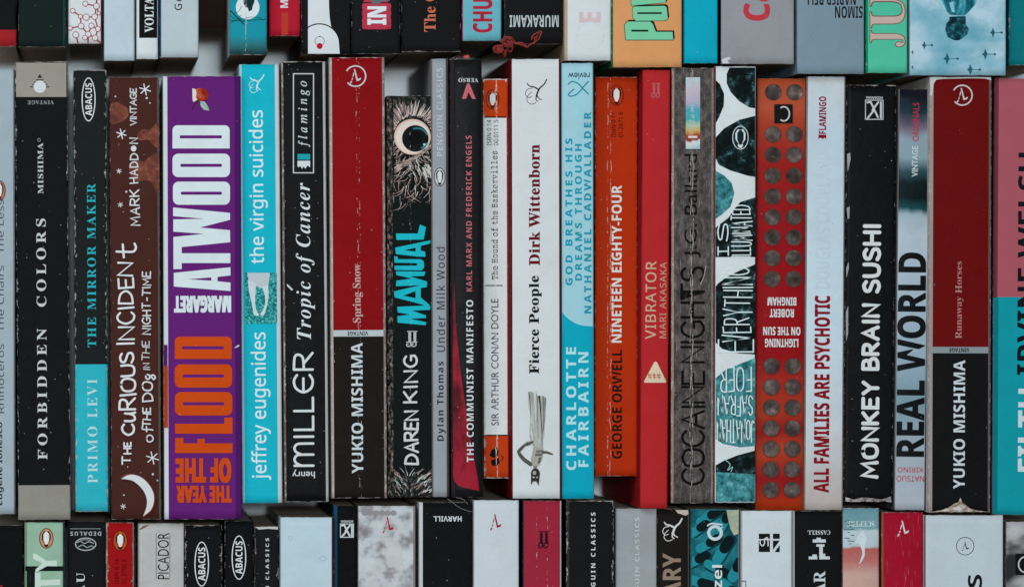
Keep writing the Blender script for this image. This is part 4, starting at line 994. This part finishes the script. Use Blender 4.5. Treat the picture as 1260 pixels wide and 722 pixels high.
# pebbles
peb = ('noise', [(.42, '#0a1213'), (.52, '#0f1c1e'), (.6, '#243f43'), (.68, '#5f9298'), (.78, '#a9d0d4')], (.22, .2), 6.0, .75)
pel = ('noise', [(.30, '#0d2225'), (.44, '#2a6a70'), (.56, '#3f8a91'), (.72, '#86c3c9')], (.35, .3), 6.0, .75)
b = Book('white spine covered with dark teal pebbles and scratchy white handwriting', (879, 931, 82), (878, 929.4, 618), '#c3d3d7', z=.128, left=(1.8, '#6d4a48'), right=(1.4, '#33282a'), front='#55383a', edge=.1, end=.25, speck=.1)
bx = (880.6, 83.4, 929.2, 616.8)
def z1(*p): return [(820 + x / 3.8, 70 + y / 3.8) for x, y in p]
def z2(*p): return [(820 + x / 3.8, 250 + y / 3.8) for x, y in p]
def z3(*p): return [(820 + x / 3.437, 430 + y / 3.437) for x, y in p]
for pts, m in ((z1((300, 40), (282, 80), (282, 125), (300, 165), (340, 208), (390, 238), (440, 245), (440, 40)), peb), (z1((220, 100), (250, 128), (270, 175), (268, 230), (245, 285), (220, 330)), peb),
               (z1((440, 270), (340, 295), (270, 335), (232, 375), (226, 420), (228, 470), (245, 505), (300, 532), (380, 556), (440, 566)), peb), (z1((215, 525), (270, 555), (305, 590), (318, 640), (300, 700), (262, 735), (215, 768)), pel),
               (z2((440, -35), (345, -5), (320, 25), (290, 68), (240, 106), (215, 128), (215, 252), (440, 252)), peb),
               (z2((440, 270), (405, 290), (340, 316), (280, 346), (240, 376), (215, 412), (215, 636), (260, 680), (340, 702), (440, 708)), peb),
               (z3((440, 22), (375, 35), (310, 60), (250, 85), (210, 118), (195, 140), (195, 368), (240, 398), (310, 412), (440, 402)), pel),
               (z3((262, 0), (330, 14), (440, 26), (440, -20), (300, -20)), peb),
               (z3((440, 412), (375, 426), (300, 446), (240, 470), (195, 496), (195, 520), (300, 560), (440, 540)), peb), (z3((195, 516), (440, 530), (440, 660), (195, 660)), pel)):
    b.poly(pts, m, 'printed_pebble#%d' % pts[1][1] + '_%d' % pts[0][0], box=bx, Dust=0)
WW = '#c6dde1'
b.bird(911, 169.6, 10, 14.6, body='#c3d3d6', belly='#12282b', ring='#c3d3d6')
b.pen('S', (882.6, 275, 896.4, 297), WW, 1.6, jit=.04)
for q in ((883.4, 309.4, 896, 309), (883.4, 304, 883.4, 314), (896, 303.6, 896, 314)): b.stroke([q[:2], q[2:]], 1.5, WW, 'title_lettering#is', smooth=False)
b.pen('ILLUMINATED', (898.6, 252, 926, 317), WW, 1.4, jit=.05, gap=.24, tall=.12)
b.pen('VERYTHING', (886, 329, 926.6, 421), WW, 1.55, jit=.05, gap=.24, tall=.14); b.pen('E', (883, 417, 927.6, 433.6), WW, 1.7)
b.pen('JONATHAN', (881.4, 514.6, 928, 545), WW, 1.4, 180, 'author_lettering', jit=.05, gap=.24, tall=.1); b.pen('SAFRAN', (882.4, 485.6, 926.6, 512), WW, 1.45, 180, 'author_lettering', jit=.06, gap=.24); b.pen('FOER', (885, 450.6, 925, 483), WW, 1.55, 180, 'author_lettering', jit=.06, gap=.26)
b.stroke([(893, 566), (898, 571), (895, 578), (901, 574), (899, 580)], .9, '#8fbcc2', 'printed_picture')
# dotted red
rd = ('along', [(97, '#9a4529'), (135, '#a54c32'), (158, '#983624'), (200, '#8c1c1a'), (300, '#861016'), (440, '#861016'), (475, '#962a1e'), (505, '#98351f'), (530, '#861418'), (556, '#a03c22'), (590, '#841418'), (606, '#902612'), (627, '#9a3212')], .012, (.05, .04))
b = Book('red spine with a double column of grey mirror dots', (932, 992.6, 97), (929.6, 989, 627.4), rd, z=.124, r=2.6, edge=.15, end=.2, speck=.15, vary=.06, rough=.45)
dm = ('noise', [(.32, '#2c2725'), (.5, '#45403d'), (.64, '#625c58'), (.78, '#8f8986')], (.16, .13), 5.0, .65)
for y in (113.8, 165.6, 190.8, 216.4, 241.8, 267.2, 292.2, 317.6, 343.2, 450.2, 476, 501.2, 526.6, 552, 577.2, 602):
    o = (y - 360) * -.007
    for x in (949.8, 976):
        b.poly(oval(x + o, y, 10.5, 10.3), '#5a2a24', 'printed_dot#%d%d' % (x, y)); b.poly(oval(x + o, y, 9.9, 9.7), dm, 'printed_dot#%d%d' % (x, y))
b.poly(rect(952.4, 128.6, 975, 152), '#131313', 'publisher_emblem'); b.ring(964, 140.4, 7.8, 9.6, 1.8, '#b5bcbc', a0=-125, a1=125); 
for t, y0, y1, x0, x1, n in (('BINGHAM', 365.6, 376, 944, 979.4, 'author_lettering'), ('ROBERT', 380, 390.4, 946.6, 976.4, 'author_lettering'), ('ON THE SUN', 402, 412.4, 938.6, 984.4, 'title_lettering'), ('LIGHTNING', 416.6, 427, 940.8, 981.8, 'title_lettering')):
    b.text(t, (x0, y0, x1, y1), '#c3cdd0', 'sansb', 180, n, weight=.012)
# white with dark red capitals
b = Book('worn bluish white spine with condensed dark red capitals and a ghostly name', (992.4, 1040.8, 94.6), (989, 1037.4, 627), ('along', [(95, '#b9c9cf'), (160, '#aec6d2'), (400, '#b5d0dc'), (540, '#b5c3ca'), (627, '#a9a5a2')], .02, (.1, .04)), z=.127, left=(1.6, '#7a706c'), right=(2, '#7d7a78'), edge=.7, end=.4, speck=.1, vary=.1, paper='#8f8680')
b.text('FLAMINGO', (1007.6, 119, 1016.6, 165), '#7a1220', 'sansb', name='publisher_lettering', weight=.01)
b.poly([(1007, 166), (1016.6, 166), (1016.6, 171), (1014, 169.6), (1012, 171.6), (1010, 169.4), (1007, 171)], '#7a1220', 'publisher_emblem')
b.text('DOUGLAS COUPLAND', (1003.4, 186, 1021.6, 355), '#aec8d3', 'sansb', name='author_lettering', weight=.005)
b.text('ALL FAMILIES ARE PSYCHOTIC', (1001.6, 363.6, 1020.8, 605.6), '#7a0f1a', 'sansb', weight=.014)
# black rounded white letters
b = Book('black spine with rounded white capitals and a boxed emblem, foot torn silver', (1041.6, 1104, 105), (1038, 1097.6, 617), '#101112', z=.125, left=(4.5, '#1c1c1d'), r=4, edge=.6, end=.9, speck=.35, rough=.45, front='#3a3838')
def kbox(b, x0, y0, x1, y1, c):
    frame4(b, x0, y0 + 4, x1, y1, 1, c)
    b.text('KODANSHA', (x0 + 1, y0, x1 - 1, y0 + 3), c, 'sansb', 180, 'publisher_emblem')
    W, H = x1 - x0, y1 - y0 - 4; Y = y0 + 4
    for q in ([(.86, .12), (.86, .9)], [(.72, .12), (.4, .52)], [(.3, .1), (.7, .88)], [(.12, .14), (.3, .1)], [(.5, .5), (.14, .92)]):
        b.stroke([(x0 + q[0][0] * W, Y + q[0][1] * H), (x0 + q[1][0] * W, Y + q[1][1] * H)], 2.2, c, smooth=False)
kbox(b, 1064.4, 119, 1087, 147.6, '#b9c3c5')
for pts in ([(1042, 190), (1046, 188), (1046.6, 196), (1043, 212)], [(1041.6, 256), (1045.4, 254), (1045, 268), (1043, 270)], [(1041, 330), (1044, 322), (1044.4, 330), (1041.4, 342)], [(1040.6, 384), (1043.6, 376), (1043.4, 410), (1041, 420)]):
    b.poly(pts, '#8f9496', 'worn_patch')
b.pen('MONKEY', (1059.4, 468, 1081.6, 588.6), '#c3d0d3', 4.6, gap=.28); b.pen('BRAIN', (1059.8, 373, 1082.4, 456), '#c3d0d3', 4.6, gap=.28); b.pen('SUSHI', (1061, 276, 1084, 361), '#c3d0d3', 4.6, gap=.28)
b.poly([(1040, 611), (1050, 614), (1060, 611.6), (1072, 612.4), (1084, 614), (1096, 610.4), (1096.4, 616.4), (1040, 616.4)], ('noise', [(.35, '#3a3434'), (.5, '#7d7a7c'), (.7, '#b5b9bb')], (.4, .8)), 'torn_edge#%d' % b.layer)
# blurred portrait spine
b = Book('silvery blue spine with a blurred dark portrait and heavy black capitals', (1105.6, 1145.4, 110), (1100.6, 1138.6, 627), ('along', [(110, '#1d1a28'), (118, '#12161c'), (138, '#16303a'), (148, '#4a4a5c'), (158, '#6d6a7c'), (168, '#7f98a5'), (192, '#7a98a5'), (208, '#2a4a54'), (222, '#0f1d22'), (244, '#0d181b'), (258, '#14464c'), (266, '#8fa9b5'), (290, '#a3b9c5'), (420, '#8fa9b9'), (500, '#6d8f9c'), (545, '#8fa3b0'), (627, '#a0b0bb')], .010, (.06, .03)), z=.126, right=(2, '#3a3638'), left=(1.2, '#6d6a6c'), edge=.15, end=.25, speck=.1, rough=.4)
b.text('VINTAGE', (1122, 179.6, 1129.6, 217.6), '#b5c6cb', 'gillb', name='publisher_lettering'); b.text('ORIGINALS', (1123, 126.6, 1131, 174), '#a52a3c', 'gill', name='publisher_lettering', weight=.008)
b.text('REAL WORLD', (1103.6, 310.6, 1138.8, 561.6), '#101315', 'sansb', weight=.014)
b.text('KIRINO', (1104.4, 574.4, 1135, 580.8), '#a53a48', 'sansr', 180, 'author_lettering', weight=.006); b.text('NATSUO', (1103, 585, 1137, 592), '#a53a48', 'sansr', 180, 'author_lettering', weight=.006)
# second red over black
b = Book('dark red over black spine with ragged torn white foot and head', (1143.6, 1220.6, 95), (1142, 1218.6, 630), '#5f070c', z=.130, bands=[(426.6, '#7d8c92'), (434.4, '#121314')], left=(5, '#8f8a86'), right=(3.4, '#5a5654'), front='#b5bcbd', edge=.8, end=.7, crease=.3, speck=.1, vary=.1, cx=(0, 0))
b.p['Crease1'], b.p['Crease2'] = -.5, .5
b.poly([(1144, 95.6), (1150, 95), (1170, 95.8), (1190, 95), (1219, 95.4), (1219.6, 99), (1212, 97), (1196, 96.6), (1180, 97), (1160, 97.4), (1152, 98.4), (1149, 103), (1147, 118), (1145, 118)], '#b5bfc0', 'torn_edge#%d' % b.layer)
arc_emblem(b, 1184, 117.4, 13, '#b9c0c0')
b.text('Runaway Horses', (1175.6, 321.6, 1185.6, 416.4), '#a87a76', 'serif', weight=.004)
b.text('VINTAGE', (1168, 428, 1192.6, 433), '#15181a', 'sansb', 180, 'publisher_lettering')
b.text('YUKIO MISHIMA', (1173, 443, 1187.4, 601), '#b9cad0', 'sansb', name='author_lettering')
b.poly([(1147, 629), (1158, 627), (1167, 624), (1174, 619.4), (1179, 617.4), (1181.6, 612), (1184, 618), (1188, 620.6), (1194, 625.6), (1204, 628), (1216, 629)], ('noise', [(.4, '#7d6a5a'), (.5, '#a9a09a'), (.6, '#bcc6c8')], (.3, .5)), 'torn_edge#%d' % b.layer)
# pink over teal, cut by the frame
b = Book('wide spine half dusty pink, half teal, with bold sideways capitals', (1224, 1318, 97), (1220.6, 1314, 633), '#9a525e', z=.129, bands=[(365.6, '#0f8f9c')], left=(5, '#5f2f38'), front='#3f2a30', r=5, drop=4, edge=.15, end=.3, speck=.06, bow=.3)
b.poly([(1222, 366), (1228.6, 366), (1227, 632), (1221, 632)], '#0b6d78', 'label_panel')
b.text('IRVINE WELSH', (1252, 188, 1277, 461), '#101416', 'sansb', name='author_lettering', weight=.004)
b.text('FILTH', (1252.6, 478, 1278, 580), '#b9ced3', 'sansb', weight=.01)

# ================================================================== lower row
def low(label, x0, x1, yt, col, h=520, **kw):
    return Book(label, (x0, x1, yt), (x0, x1, yt + h), col, **kw)
b = low('plain black spine without writing, first of the lower row', -22, 28.6, 646, '#0e1112', z=.127, end=.2)
b.poly(rect(-20, 719.4, 3, 800), '#8a1d26', 'label_panel')
b = low('pale mint spine with orange bird oval and bold white letters', 30, 79.4, 642.4, '#87ad99', z=.129, left=(3, '#6d8c76'), right=(2, '#24403a'), r=5, end=.3, vary=.12, scratch=.15, edge=.4)
b.bird(57, 661.8, 8.8, 12.6, ov='#b5805f')
b.poly(rect(31, 696, 78, 702), '#101413', 'printed_rule#1'); b.poly(rect(33, 702, 43, 760), '#121816', 'printed_rule#2')
b.poly([(40.6, 680), (41, 687), (52, 692.4), (43.6, 700), (44, 703.6), (58, 695.8), (70, 696), (70, 689), (57, 689.4), (46, 682)], '#b5d0c6', 'title_lettering')
b.poly([(43, 704), (50, 704), (50, 713), (74, 712), (74, 719), (50, 720), (50, 760), (43, 760)], '#b5d0c6', 'title_lettering')
b = low('black spine with thin rule, small upside-down capitals and a snake oval', 83, 130.6, 641, '#141617', z=.126, r=5, drop=3, edge=.1, end=.2)
b.poly(rect(86.4, 649.6, 124, 650.4), '#7d8a8e', 'publisher_emblem')
b.text('DEDALUS', (86.6, 653.4, 124.4, 658.6), '#9aa8ac', 'sansb', 180, 'publisher_lettering', sp=1.3)
b.ring(105.4, 669, 13.2, 8.2, 1.4, '#9aa8ac')
b.stroke([(95, 667), (99, 665.4), (104, 668), (109, 666), (115, 668)], 1.1, '#8f9ca0'); b.stroke([(97, 672), (102, 670), (107, 673), (112, 671), (115, 672.6)], 1.1, '#8f9ca0'); b.stroke([(99, 664), (106, 663.4), (112, 665)], .8, '#8f9ca0')
b.text('EAU', (94, 704, 104.4, 745), '#b9c6ca', 'serif', weight=.01, sp=1.3)
b = low('deep red spine with orange bird oval and small black numbers', 130.4, 164.6, 642.6, '#8e1013', z=.127, left=(1.8, '#7a6a64'), right=(1.2, '#8f8a86'), edge=1.3, end=.6, crease=.15)
b.bird(148, 664.8, 9, 12.6, ov='#b04a18')
b.text('ISBN 0 14', (141, 687, 146, 718), '#2a0d0c', 'sansr', name='publisher_lettering', weight=.004); b.text('02.3750 X', (150, 687, 155.4, 718), '#2a0d0c', 'sansr', name='publisher_lettering', weight=.004)
b = low('stained pale grey spine with tall thin black capitals between two rules', 169.6, 226.4, 643.6, '#a9b0b0', z=.126, left=(2, '#8a8c8a'), edge=.3, end=.5, vary=.15, dust=.2)
b.text('PICADOR', (194, 655, 208, 712), '#16191a', 'gill', name='publisher_lettering')
b.poly(rect(191.8, 655.6, 192.6, 712), '#5f6666', 'publisher_lettering'); b.poly(rect(208.6, 655.6, 209.3, 712), '#5f6666', 'publisher_lettering')
b.poly([(171, 651), (176, 646.4), (184, 645), (178, 649), (172, 651.6)], '#6d5a48', 'torn_edge#%d' % b.layer)
b = low('black spine with tall white-ringed oval, the wider of the two such', 227.6, 273.6, 645.6, '#111416', z=.126, edge=1.1, end=.8, speck=.5, crease=.2, r=3.5)
b.p['Crease1'] = b.p['Crease2'] = 2.5
b.caps_oval(248.2, 693.4, 9, 27.6, 'ABACUS')
b = low('narrow black spine with tall white-ringed oval, beside the thin spine marked in tiny capitals', 276.6, 312, 640.4, '#0e1113', z=.128, edge=.5, end=.4, speck=.6, r=3)
b.caps_oval(294, 685.4, 9, 27.2, 'ABACUS')
b = low('thin chipped black spine with small letter-spaced white capitals, beside a wide blank white spine', 313, 343, 647.4, '#17191a', z=.124, left=(2, '#2a2c2c'), edge=1.0, end=.9, crease=.3, speck=.3, r=3)
b.p['Crease1'], b.p['Crease2'] = -2, 3.5
b.poly([(314, 648), (342, 648), (342, 651), (330, 650), (318, 651)], '#b5bcbc', 'torn_edge#%d' % b.layer)
b.text('PENGUIN CLASSICS', (326.8, 661.4, 331, 770), '#c3cfd2', 'sansb', name='publisher_lettering', sp=1.5)
b = low('wide blank bluish white spine with faint water marks', 345, 410, 636, '#abc7d2', z=.131, right=(1.6, '#6a2028'), back='#6a2028', edge=.1, end=.3, vary=.08)
b.ring(357.4, 661.8, 2.6, 2.6, .6, '#93adb8', 'stain_mark'); b.ring(397.6, 686.4, 4.6, 3.2, .8, '#93adb8', 'stain_mark')
b = low('black spine with a blue joint and small white boxed emblem', 410.6, 439.4, 621.6, '#0e1012', z=.127, left=(4.4, '#12455f'), front='#12455f', edge=.25, end=.3, speck=.2, r=2.6)
kbox(b, 418.4, 639.6, 435.4, 661, '#b9c9ce')
mb = ('noise', [(.3, '#7d7c80'), (.42, '#98a0a5'), (.5, '#adb9be'), (.7, '#b9c6cb')], (.16, .16), 2.0)
b = low('cloudy grey-white marbled spine with a small red pen-stroke emblem', 440, 511.4, 622, mb, z=.128, left=(1.4, '#5f5a58'), right=(3, '#7d7a78'), edge=.2, end=.4, scratch=.1)
b.quill(470.6, 635, 484.6, 656, '#9c1c1c')
for x in range(449, 488, 7): b.poly(oval(x, 630.6, 4, 3.4, 12), '#85878a', 'stain_mark')
b = low('broad black spine with white joint and small bold white capitals', 515.6, 580.6, 617.6, '#101314', z=.129, left=(4.6, '#b3c0c4'), front='#b9c6ca', edge=.12, end=.3, speck=.3)
b.text('HARVILL', (533.4, 634.6, 568, 641), '#c3d3d8', 'sansb', 180, 'publisher_lettering')
b = low('plain white spine with dark red pen-stroke emblem, beside the dusty rose spine', 582.4, 638.6, 615, '#b9c9d0', z=.130, edge=.1, end=.25, back='#16242c', vary=.05, left=(1.4, '#8f9a9e'))
b.quill(603, 632, 617, 652.6, '#7d1414')
b = low('dusty rose spine with black twin letter emblem and dashed creases', 643.4, 691, 615.8, '#8f2438', z=.130, left=(1.2, '#16283c'), right=(1.6, '#a9b5b8'), front='#16283c', edge=.2, end=.4, crease=.6, speck=.3, vary=.12)
b.p['Crease1'], b.p['Crease2'] = -2.4, 2.2
b.two_j(661.8, 653, 675.4, 674.4, '#161214')
b = low('black spine with chipped white edges and tiny bold sideways capitals', 697, 755.4, 615.6, '#141617', z=.129, left=(3.4, '#2a2c2c'), edge=1.1, end=.8, speck=.3)
b.text('PENGUIN CLASSICS', (727.2, 630, 732.6, 745), '#c9d3d5', 'sansb', name='publisher_lettering', sp=1.5)
b = low('pale grey spine with faint white sideways capitals', 757.6, 808, 625.4, '#8f9ba1', z=.126, edge=.3, end=.8, vary=.14, right=(1.4, '#b5bfc2'), dust=.15)
b.text('PENGUIN CLASSICS', (781.4, 636, 786.6, 750), '#bcc9cd', 'sansr', name='publisher_lettering', sp=1.3, weight=.012)
b = low('dark brown-black spine with beige capitals and torn head', 808.8, 848.4, 625.8, '#1a1716', z=.126, right=(2, '#54504c'), edge=.25, end=.4)
b.archer(815, 637.6, 839.4, 665.6, '#c3ccce', w=1.5)
b.text('BRARY', (815.4, 680, 837.6, 768), '#857868', 'sansb', weight=.006)
b.poly([(831, 627), (846.6, 627), (847, 632), (843.6, 634), (838, 632), (834, 631)], '#b3aea6', 'torn_edge#%d' % b.layer)
b = low('teal spine printed with scattered dark capsules, torn paper at its corner', 850, 909.6, 626, ('noise', [(.35, '#0f4049'), (.5, '#16606b'), (.65, '#23848f')], (.08, .08)), z=.127, right=(1.2, '#8fa3a5'), edge=.15, end=.3)
bx = (851, 627.4, 908, 900)
for cx, cy, a, l, w in ((874, 634, -32, 40, 11), (860, 650, -36, 30, 10.5), (872, 668, -30, 36, 11), (858, 688, -26, 34, 11.5), (890, 676, -58, 40, 13), (892, 640, -60, 34, 11), (884, 700, 28, 40, 10.5), (906, 700, -64, 34, 13), (862, 716, 16, 44, 12), (898, 724, 40, 34, 12), (874, 744, -30, 36, 12), (900, 752, -50, 36, 12)):
    t = math.radians(a); c, q = math.cos(t), math.sin(t)
    tr = lambda pts: [(cx + x * c - y * q, cy + x * q + y * c) for x, y in pts]
    b.poly(tr([(x + 2, y + 2.4) for x, y in rrect(-l / 2, -w / 2, l / 2, w / 2, w / 2 - .1)]), '#0d3a42', box=bx)
    b.poly(tr(rrect(-l / 2, -w / 2, l / 2, w / 2, w / 2 - .1)), '#1f8391', box=bx)
    b.poly(tr(rrect(-l * .1, -w / 2, l / 2, w / 2, w / 2 - .1)), '#0b1a1d', box=bx)
b.ring(879.6, 655, 9.6, 9.6, 3.8, '#b9cfd4'); b.stroke([(870.6, 646), (876, 643.6), (888, 645)], 2, '#b9cfd4'); b.stroke([(884, 652), (888.6, 648)], 1.6, '#b9cfd4')
b.text('zel', (876, 694.4, 888.4, 723), '#c6d6da', 'sansb', name='title_lettering')
b.poly([(893.6, 627), (908.6, 627), (908.4, 656), (903, 658), (898.6, 650), (896, 640)], ('noise', [(.4, '#8fa38f'), (.6, '#a9b39c')], (.2, .3)), 'torn_edge#%d' % b.layer)
b = low('clean white spine with a black square window emblem', 911.4, 974.6, 628, '#bccdd4', z=.128, left=(1.6, '#8f9a9e'), edge=.1, end=.25, vary=.04)
for q in ((933.6, 656, 947.4, 662.6), (933.6, 664, 947.4, 678.6), (951, 656, 959.4, 662.6)): b.poly(rect(*q), '#141618', 'publisher_emblem')
b.poly([(951, 664.6), (959.4, 664.6), (951, 676)], '#141618', 'publisher_emblem'); b.poly([(953, 678.6), (959.4, 670), (959.4, 678.6)], '#141618', 'publisher_emblem')
b.stroke([(935.4, 664), (935.4, 668), (938, 671), (940.6, 668), (940.6, 663), (944, 661), (945, 666), (945, 671)], 1.4, '#c3d0d4'); b.poly(rect(941, 662.4, 958.6, 664), '#bccdd4', 'publisher_emblem')
b.poly(rect(912.2, 713.8, 918, 714.8), '#33393c', 'printed_picture'); b.poly(rect(917.2, 714.8, 918, 760), '#33393c', 'printed_picture')
b = low('black spine with a blocky white stepped emblem under tiny capitals', 974.8, 1035.8, 628, '#111314', z=.127, left=(3, '#8f9a9e'), front='#b5bfc2', edge=.3, end=.4, speck=.1)
b.text('CASSELL', (993.6, 652, 1021.6, 657.4), '#b9c6ca', 'serifb', 180, 'publisher_lettering')
for q in ((1004.6, 661, 1010, 663), (1000, 663, 1016, 667), (1004.4, 669, 1014.4, 672), (1008, 672, 1012.4, 684), (1012.4, 680.6, 1015.4, 684), (1008, 684, 1021, 687.6), (999.6, 681.6, 1005, 684), (995, 684, 1005.6, 687.6)): b.poly(rect(*q), '#b9c9ce', 'publisher_emblem')
b.text('OSCAR', (1001, 702, 1015.6, 772), '#b9c9ce', 'serif', weight=.01)
b = low('faded spine banded in blue, white and brick pink', 1036, 1082, 624.8, ('along', [(625, '#5f909c'), (650, '#6d97a0'), (653, '#a9c3ca'), (671, '#a5bcc3'), (674, '#a35a56'), (690, '#a86a66'), (706, '#b59a94'), (760, '#b5998a')], .003, (.2, .3)), z=.126, edge=.3, end=.6, speck=.7, vary=.15, left=(1.4, '#5a4a48'))
b.text('SCEPTRE', (1042, 640.6, 1076, 647.6), '#b9cfd5', 'serif', 180, 'publisher_lettering', weight=.01)
b.poly(spline([(1062, 652), (1066, 662), (1064, 672), (1063.6, 684), (1057, 693.6), (1061, 680), (1057, 668), (1052, 668), (1056, 658), (1062, 652)], 4)[:-1], '#b9cfd5', 'publisher_emblem')
for k in range(9): b.stroke([(1039 + (k % 3) * 4, 641 + k * 3.4), (1045 + (k % 2) * 6, 640 + k * 3.6)], .9, '#3a4a50', 'printed_picture', smooth=False)
b = low('crimson spine with white pen-stroke emblem and rubbed streaks', 1085, 1136, 630, '#92102a', z=.127, left=(1.8, '#6a5a30'), edge=.25, end=.4, crease=.3, vary=.14, scratch=.3)
b.p['Crease1'], b.p['Crease2'] = -1.6, 1.2
b.quill(1104, 640, 1118.6, 660, '#c3ccd0')
b = low('wide white spine with thin ringed pen-stroke emblem and black capital', 1138, 1234.6, 633.4, '#b0c3cb', z=.130, edge=.15, end=.5, vary=.05, left=(1.4, '#6d5a5a'))
b.ring(1187.6, 671.4, 11.2, 11.2, .8, '#15191b'); b.quill(1183.6, 666, 1192.4, 677.6, '#15191b')
b.text('SS', (1190.8, 706.4, 1208.4, 742), '#111416', 'sansb')
b = low('grey smoky photographic spine with black square emblem, last of the lower row', 1237, 1310, 641.6, ('noise', [(.36, '#2a2c2e'), (.46, '#6a6e70'), (.56, '#9aa2a5'), (.7, '#aab3b6')], (.06, .09), 2.0), z=.127, end=.3, left=(1.4, '#4a4a48'))
b.poly(rect(1249.4, 680.6, 1300, 707), '#101112', 'publisher_emblem'); b.ring(1262, 694, 9.5, 10.4, 1.6, '#b9c3c5', a0=100, a1=260)

for b in BOOKS: b.build()

# ================================================================== the dried red strand lying over two spines, and a loose fibre
def tube(bm_v, bm_f, pts, r0, r1, n=5):
    base = len(bm_v); m = len(pts)
    for i, p in enumerate(pts):
        a, c = Vector(pts[max(0, i - 1)]), Vector(pts[min(m - 1, i + 1)])
        t = (c - a).normalized() if (c - a).length > 1e-9 else Vector((1, 0, 0))
        u = t.orthogonal().normalized(); w = t.cross(u)
        r = r0 + (r1 - r0) * i / max(1, m - 1)
        for k in range(n):
            g = 2 * math.pi * k / n
            bm_v.append(tuple(Vector(p) + (u * math.cos(g) + w * math.sin(g)) * r))
    for i in range(m - 1):
        for k in range(n):
            bm_f.append((base + i * n + k, base + i * n + (k + 1) % n, base + (i + 1) * n + (k + 1) % n, base + (i + 1) * n + k))
    bm_f.append(tuple(base + k for k in range(n))[::-1]); bm_f.append(tuple(base + (m - 1) * n + k for k in range(n)))

RED = plain('dried_petal', (0.30, 0.022, 0.014, 1), 0.6, (.8, .8, .8))
def strand():
    root = bpy.data.objects.new('dried_flower_sprig', None); COL.objects.link(root)
    def w(px, py, z): return ((px - 630) * PX, (361 - py) * PX, ZS + z)
    root.location = w(640, 55, .002)
    o = Vector(root.location)
    root['label'] = 'curled dried red flower sprig lying across the foot of a black spine'
    root['category'] = 'dried flower'
    rr = random.Random(2)
    def part(name, lines):
        v, f = [], []
        for pts, r0, r1 in lines:
            q = spline([tuple(Vector(w(*p)) - o) for p in pts], 5)
            tube(v, f, q, r0, r1)
        mesh_obj(name, v, f, [RED], root, smooth=True)
    part('stem', [([(622, 52, .0035), (630, 53, .003), (638, 55, .003), (644, 57, .0025), (648, 58.6, .0025), (651, 56, .003), (656, 53.6, .003), (659, 51, .0035)], .00055, .0004),
                  ([(636, 53, .003), (642, 54, .0035), (648, 58, .003)], .0003, .0003), ([(628, 53, .003), (630, 60, .002), (627, 65, .001), (624, 59, .002), (626, 54, .003)], .0004, .0002)])
    def tangle(cx, cy, rx, ry, n, z0):
        L = []
        for k in range(n):
            a = rr.uniform(0, 6.3); pts = []
            for j in range(7):
                q = rr.uniform(.35, 1.0); a += rr.uniform(.5, 1.5)
                pts.append((cx + rx * q * math.cos(a), cy + ry * q * math.sin(a), z0 + rr.uniform(-.0015, .0015)))
            L.append((pts, .00028, .00018))
        return L
    part('petal', [([(653, 50, .003), (654, 45, .004), (659, 42, .004), (665, 39.4, .004), (664, 44, .004), (661, 50, .003), (656, 52, .003)], .0004, .0003),
                   ([(655, 48, .003), (660, 45, .003), (664.4, 40, .004)], .0003, .0002), ([(657, 51, .003), (659, 46, .004), (663, 42, .004)], .0003, .0002), ([(654, 47, .003), (658, 49, .003), (662, 46, .003)], .0002, .0002), ([(655, 44.6, .004), (659, 50, .003)], .0002, .0002)])
    part('petal', tangle(624, 52, 9.5, 7, 13, .0025))
    part('petal', tangle(613, 61, 7, 5.4, 15, .0005) + [([(611, 60, .001), (618, 64, .001), (622, 70, -.001)], .0009, .0005), ([(622, 62, .001), (621.6, 67, 0), (621, 70, -.001)], .0007, .0005), ([(606.6, 59.4, .001), (611, 57, .001), (618, 57, .002)], .0006, .0005)])
strand()
def shred():
    v, f = [], []
    rr = random.Random(5)
    x, y = (573.5 - 630) * PX, (361 - 70.6) * PX
    n = 10
    for k in range(n):
        a = 2 * math.pi * k / n; q = rr.uniform(.7, 1.1)
        v.append((x + 4 * PX * q * math.cos(a), y + 2.6 * PX * q * math.sin(a), ZS + .0016 + rr.uniform(-.0004, .0004)))
    v += [(p[0] * 1.0, p[1], p[2] + .0006) for p in v]
    f = [tuple(range(n))[::-1], tuple(range(n, 2 * n))] + [(k, (k + 1) % n, n + (k + 1) % n, n + k) for k in range(n)]
    o = mesh_obj('dried_petal', v, f, [plain('petal', (.45, .02, .015, 1), .5)])
    o['label'] = 'small fallen red petal resting on the head of the rounded black spine'; o['category'] = 'petal'
shred()
def fibre():
    v, f = [], []
    for pts in ([(550, 613), (556, 617), (562, 622), (572, 627), (580, 628.6)], [(560, 611), (570, 614), (575, 620)]):
        q = spline([((a - 630) * PX, (361 - b) * PX, ZS + .0026) for a, b in pts], 5)
        tube(v, f, q, .00011, .0001, 4)
    o = mesh_obj('loose_fibre', v, f, [plain('fibre', (.32, .27, .24, 1), .8)], smooth=True)
    o['label'] = 'hair-thin loose fibre lying across the head of the broad black spine'; o['category'] = 'fibre'
fibre()
